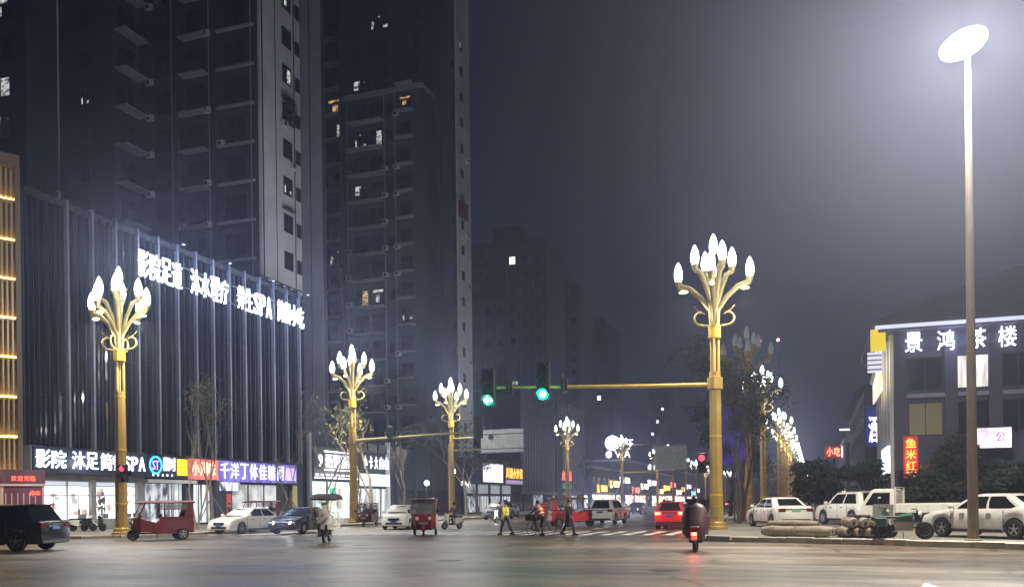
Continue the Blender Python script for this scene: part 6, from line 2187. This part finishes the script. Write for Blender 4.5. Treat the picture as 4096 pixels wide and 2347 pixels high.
tree('dark tree behind the drooping one near the signboard post', -39.5, 103.0, .15, 10.0, 28, 5, .5, .08, droop=.2, leaf=M_leafB, nleaf=6, lsize=.2, lscatter=.35, trunk=.22, name='leafy_tree', group=GA)
for i, Y in enumerate((150, 176, 196, 214)):
    tree(['bare grey tree before the striped podium', 'bare grey tree at the right end of the striped podium', 'pale bare tree left of the distant signboard', 'farthest bare tree on the left pavement'][i], -38, Y, .15, 9.5, 40 + i, 4, .45, .12, leaf=M_leafC, nleaf=3, lsize=.22, lscatter=.4, trunk=.2, group=GA)
point(COL.objects['bare_tree.004'] if 'bare_tree.004' in COL.objects else None, 'tree_uplight', (.6, -.6, .4), 60, (.30, .18, 1.0), .1)

GB = 'weeping trees on the right pavement'
wt = [(-4.1, 53.0, 11.0, 'dark weeping tree close behind the corner lamp post', 51), (-4.5, 60.5, 10.4, 'weeping tree with long hanging strands behind the white sedan', 52), (-7.2, 72, 9.5, 'weeping tree under the unlit lamp buds', 53),
      (-7.2, 95, 9.0, 'weeping tree between the second and third right lamps', 54), (-7.2, 112, 9.0, 'weeping tree beyond the second right lamp', 55)]
for X, Y, h_, lab, sd in wt:
    tree(lab, X, Y, KH, h_, sd, 5, .17, .27, droop=.62, leaf=M_leafC, nleaf=22, lsize=.10, lscatter=.24, trunk=.17, name='weeping_tree', group=GB, fork=2, lean=(0, 0))
tree('sparse leafy tree left of the corner lamp post', -7.0, 80, 0.15, 11.5, 56, 5, .28, .2, leaf=M_leafC, nleaf=3, lsize=.14, lscatter=.3, trunk=.2, name='leafy_tree', group='street trees by the corner lamp')
tree('second sparse tree left of the corner lamp post, lower', -7.4, 102, 0.15, 10, 57, 5, .30, .18, leaf=M_leafC, nleaf=3, lsize=.16, lscatter=.35, trunk=.2, name='leafy_tree', group='street trees by the corner lamp')
MB_isl = MB(); MB_isl.cbox(-8.6, -5.9, 66, 300, -.05, .16, .02)
tag(MB_isl.build('planting_strip', M_kerb), kind='structure')
for i, Y in enumerate((140, 160, 182, 206, 236)):
    tree('far weeping tree in the receding row under the dense lamp row', -7.2, Y, .16, 8.6, 60 + i, 4, .4, .12, droop=.45, leaf=M_leafC, nleaf=8, lsize=.22, lscatter=.4, trunk=.2, name='weeping_tree', group='far right trees', fork=2)
MB().box(-5.6, -4.15, 59.0, 59.2, 3.9, 7.6).build('violet_banner', lit_var('violet_hoarding', (.10, .06, .55), (.02, .015, .08), .3, (1.6, 1, 1.2)))  # glowing panel added in place of the violet glow among the trees
MB().tube([(-4.9, 59.1, .1), (-4.9, 59.1, 3.9)], .06, 6).build('post', M_dkmetal, COL.objects['violet_banner'])
o = COL.objects['violet_banner']; tag(o, 'dim violet lit banner hanging behind the weeping trees', 'banner')


def bush(label, X, Y, z, rx, ry, rz_, seed, n=2600, size=.16, name='evergreen_shrub', leaf=M_leafB, trunk_h=.8, group=None):
    rnd = random.Random(seed)
    r = empty(name, (X, Y, z), 0, label, 'shrub', group)
    b = MB()
    cl = []
    for k in range(16):
        a = rnd.uniform(0, 2 * math.pi); q = rnd.uniform(.1, .82)
        hz = rnd.uniform(-.55, .85)
        w = math.sqrt(max(.05, 1 - hz * hz))
        cl.append((Vector((rx * q * w * math.cos(a), ry * q * w * math.sin(a), trunk_h + rz_ * (1 + hz))), rnd.uniform(.28, .5)))
    for i in range(n):
        c, s_ = cl[rnd.randrange(len(cl))]
        d = Vector((rnd.gauss(0, 1), rnd.gauss(0, 1), rnd.gauss(0, 1))).normalized() * (rnd.uniform(.5, 1.0))
        p = c + Vector((d.x * rx * s_, d.y * ry * s_, d.z * rz_ * s_))
        if p.z < .05:
            continue
        u = Vector((rnd.gauss(0, 1), rnd.gauss(0, 1), rnd.gauss(0, .7))).normalized()
        v = u.orthogonal().normalized()
        sz = size * rnd.uniform(.6, 1.3)
        b.quad(p - u * sz, p - v * sz * .45, p + u * sz, p + v * sz * .45)
    b.build('crown', leaf, r)
    t = MB()
    for k in range(5):
        c = cl[k][0]
        t.tube([(rnd.uniform(-.1, .1), rnd.uniform(-.1, .1), -.05), (c.x * .4, c.y * .4, c.z * .55), tuple(c)], [.09, .06, .03], 5)
    t.build('trunk', M_bark, r)
    return r


GC = 'dark evergreen shrubs on the right'
bush('round dark shrub below the small red sign', .3, 66.0, KH, 2.6, 2.2, 1.7, 71, 3600, group=GC)
bush('dark shrub between the round shrub and the red neon sign', 3.4, 63.0, KH, 1.6, 1.5, 1.5, 72, 2600, group=GC)
bush('large dark evergreen right of the red neon sign', 7.6, 56.5, KH, 1.75, 1.8, 2.3, 73, 3800, group=GC)
bush('dark evergreen behind the tall pole', 9.6, 55.0, KH, 2.0, 1.6, 1.15, 74, 3200, group=GC)
bush('low dark hedge shrub behind the flatbed truck', 6.0, 53.5, KH, 2.4, 1.2, 1.2, 75, 3000, group=GC, trunk_h=.3)
bush('low dark hedge shrub behind the side-on white sedan', 11.2, 50.5, KH, 2.6, 1.4, 1.4, 76, 3000, group=GC, trunk_h=.3)
bush('small green potted plant at the end of the rolls', 1.75, 33.3, KH, .28, .28, .25, 77, 260, .05, 'potted_plant', group=None, trunk_h=.15)
b = MB(); b.box(3.8, 40, 57.2, 57.5, .1, 1.5); o = b.build('boundary_wall', M_dkwall); tag(o, 'low dark boundary wall behind the parked cars on the right', 'wall')

# more traffic up the avenue
for i, (kd, nm, lab, X, Y, th_, pt, fr_, re_) in enumerate([
        ('hatch', 'red_hatchback', 'far red hatchback between the officer and the cyclist', -23.4, 78, 180, M_redcar, 'off', 'off'),
        ('suv', 'silver_suv', 'far silver SUV waiting left of the officer', -28.6, 80, 180, M_silver, 'off', 'off'),
        ('sedan', 'white_sedan', 'far white sedan with headlights on behind the cyclist', -17.9, 84, 180, M_white, 'on', 'off'),
        ('sedan', 'dark_sedan', 'far dark sedan with headlights on beside the white one with lights', -20.6, 108, 180, M_blackcar, 'on', 'off'),
        ('hatch', 'white_hatchback', 'far white hatchback driving away with tail lights, left of the brake-light car', -11.6, 76, 0, M_white, 'off', 'on'),
        ('suv', 'dark_suv', 'far dark SUV driving away behind the brake-light car', -8.6, 70, 0, M_blackcar, 'off', 'on'),
        ('sedan', 'red_sedan', 'distant red sedan with tail lights in the left lane', -16.2, 118, 0, M_redcar, 'off', 'on'),
        ('sedan', 'silver_sedan', 'distant silver sedan coming with headlights, nearest the far kerb', -30.5, 132, 180, M_silver, 'on', 'off')]):
    car(kd, nm, lab, X, Y, th_, pt, 0, fr_, re_, group='traffic further up the avenue')
for k in range(9):
    car(('sedan', 'suv', 'hatch')[k % 3], 'distant_car', 'tiny far car with red tail lights in the queue near the street end', (-9.0, -12.4, -15.8)[k % 3], 152 + 15 * k, 0, (M_blackcar, M_white, M_silver)[k % 3], 0, 'off', 'on', group='distant cars driving away')
for k in range(6):
    car(('sedan', 'hatch', 'suv')[k % 3], 'distant_car', 'tiny far car with white headlights coming from the street end', (-22.6, -26.2, -29.6)[k % 3], 185 + 19 * k, 180, (M_silver, M_white, M_blackcar)[k % 3], 0, 'on', 'off', group='distant oncoming cars')
for X, Y, th_, lab, lab2, c in ((-17.2, 63, 178, 'scooter with its headlamp on left of the cyclist', 'rider in brown coat on the scooter with its headlamp on', M_clothbrn), (-23.6, 66, 184, 'pale scooter coming behind the officer', 'rider in navy on the pale scooter behind the officer', M_clothnavy),
                                (-10.2, 64, 0, 'dark scooter driving away right of the white SUV', 'rider in black on the dark scooter right of the white SUV', M_clothblk)):
    scooter('scooter', lab, X, Y, th_, M_scooW if 'pale' in lab else M_scooB, lamp=th_ > 90, brake=th_ == 0)
    dx, dy = math.sin(R(th_)), math.cos(R(th_))
    person(lab2, X - dx * .25, Y - dy * .25, th_, hip=.86, lean=4, thigh=(80, 80), knee=(85, 85), arm=(38, 38), elbow=(30, 30), astride=14, top=c, legs=M_clothblk, hair='helmet')

# ================================================================ things lying on the right pavement
M_roll = mat('wrapped_roll', (.32, .27, .215), .8, var=.35, vscale=4, bump=.6, bscale=8)
M_tie = mat('binding_cord', (.25, .2, .15), .8)


def roll(label, X, Y, z, ang_, L, rad, seed, group):
    rnd = random.Random(seed)
    r = empty('wrapped_roll', (X, Y, z), ang_, label, 'roll', group)
    b = MB()
    n = 14
    rings = []
    for i in range(9):
        t = i / 8
        k = 1 + .05 * math.sin(t * 9 + seed) + rnd.uniform(-.03, .03)
        rr_ = rad * k * (.72 if i in (0, 8) else 1)
        rings.append([(L * (t - .5) + (-.05 if i == 0 else .05 if i == 8 else 0), rr_ * math.cos(2 * math.pi * j / n) * (1 + rnd.uniform(-.03, .03)), rad + rr_ * math.sin(2 * math.pi * j / n)) for j in range(n)])
    b.loft(rings); b.build('wrapping', M_roll, r, smooth=50)
    for x_ in (-.32, 0, .32):
        q = MB(); q.lathe([(rad * 1.07, -.015), (rad * 1.09, 0), (rad * 1.07, .015)], (x_ * L, 0, rad), n, 'x'); q.build('tie', M_tie, r)
    for s_ in (-1, 1):
        q = MB(); q.lathe([(rad * .35, 0), (rad * .3, .03 * s_)], (s_ * (L / 2 + .045), 0, rad), 10, 'x'); q.build('core_end', M_clothbrn, r)
    return r


AR = math.atan2(-1.35, 2.35)
roll('longest pale wrapped roll lying along the kerb', -.62, 33.75, KH, AR, 2.7, .20, 1, 'wrapped rolls by the kerb')
roll('pale wrapped roll lying behind the longest one', -.4, 34.2, KH, AR, 2.5, .19, 2, 'wrapped rolls by the kerb')
roll('pale wrapped roll lying on top of the two long ones', -.75, 34.0, KH + .30, AR, 1.9, .15, 3, 'wrapped rolls by the kerb')
k = 0
for row, cnt in ((0, 4), (1, 3)):
    for i in range(cnt):
        roll('short wrapped roll, %s, %s row of the end-on pile' % (['first', 'second', 'third', 'fourth'][i] + ' from the long rolls', ['bottom', 'upper'][row]), .98 + .37 * i + .185 * row - .1 * i * .0, 33.95 - .2 * i - .1 * row, KH + .33 * row, R(100), 1.5, .19, 10 + k, 'short rolls stacked end-on')
        k += 1
b = MB(); b.cbox(-.03, .03, -.35, .35, 0, 1.15, .01)
o = b.build('leaning_board', mat('grey_board', (.30, .30, .29), .7), loc=(2.25, 33.75, KH), rot=(0, R(8), R(70))); tag(o, 'grey board leaning between the stacked rolls and the motorbike', 'board')
for i, (X, Y, lab) in enumerate([(-35.2, 50.5, 'metal barrier rail along the kerb behind the white sedan'), (-35.2, 55.5, 'second barrier rail behind the dark blue sedan')]):
    r = empty('barrier_rail', (X, Y, .15), R(90), lab, 'barrier', 'barrier rails along the kerb')
    for xx in (-2.2, 0, 2.2):
        MB().tube([(xx, 0, 0), (xx, 0, 1.0)], .03, 6).build('post', M_steel, r)
    for zz in (.45, .95):
        MB().tube([(-2.2, 0, zz), (2.2, 0, zz)], .025, 6).build('rail', M_steel, r)

# bright floodlights on the pavement up the avenue
for X, Y, h_, lab in ((-40.5, 97, 5.2, 'dazzling white globe lamp among the dark trees'), (-41.5, 103, 3.9, 'smaller bright lamp right of the globe lamp'), (-42.0, 93, 3.8, 'white lantern left of the globe lamp')):
    r = empty('globe_lamp', (X, Y, .15), 0, lab, 'street lamp')
    MB().tube([(0, 0, 0), (0, 0, h_ - .3)], .05, 6).build('pole', M_dkmetal, r)
    MB().ball((0, 0, h_), .42 if h_ > 5 else .3, 12, 8).build('globe', lit('globe_glow', (.95, 1, .92), 7), r, smooth=60)
    MB().lathe([(.1, h_ - .45), (.16, h_ - .3)], n=8).build('collar', M_dkmetal, r)
    point(r, 'globe_light', (.6, -.6, h_ - .2), 250, (.92, 1, .95), .2)

# ================================================================ night haze
b = MB(); b.box(-960, 960, -320, 1540, -1.05, 92)
hz = b.build('haze', None)
hz.data.materials.clear()
hm = bpy.data.materials.new('night_haze')
hm.use_nodes = True
nt = hm.node_tree
nt.nodes.clear()
mo = nt.nodes.new('ShaderNodeOutputMaterial')
pv = nt.nodes.new('ShaderNodeVolumePrincipled')
pv.inputs['Color'].default_value = (.63, .70, 1, 1)
pv.inputs['Density'].default_value = HAZE
pv.inputs['Anisotropy'].default_value = .81
nt.links.new(pv.outputs[0], mo.inputs['Volume'])
hz.data.materials.append(hm)
tag(hz, kind='stuff')
hz['label'] = 'thin night haze glowing around the lamps'
hz['category'] = 'haze'
bpy.data.scenes.remove(_TMP)
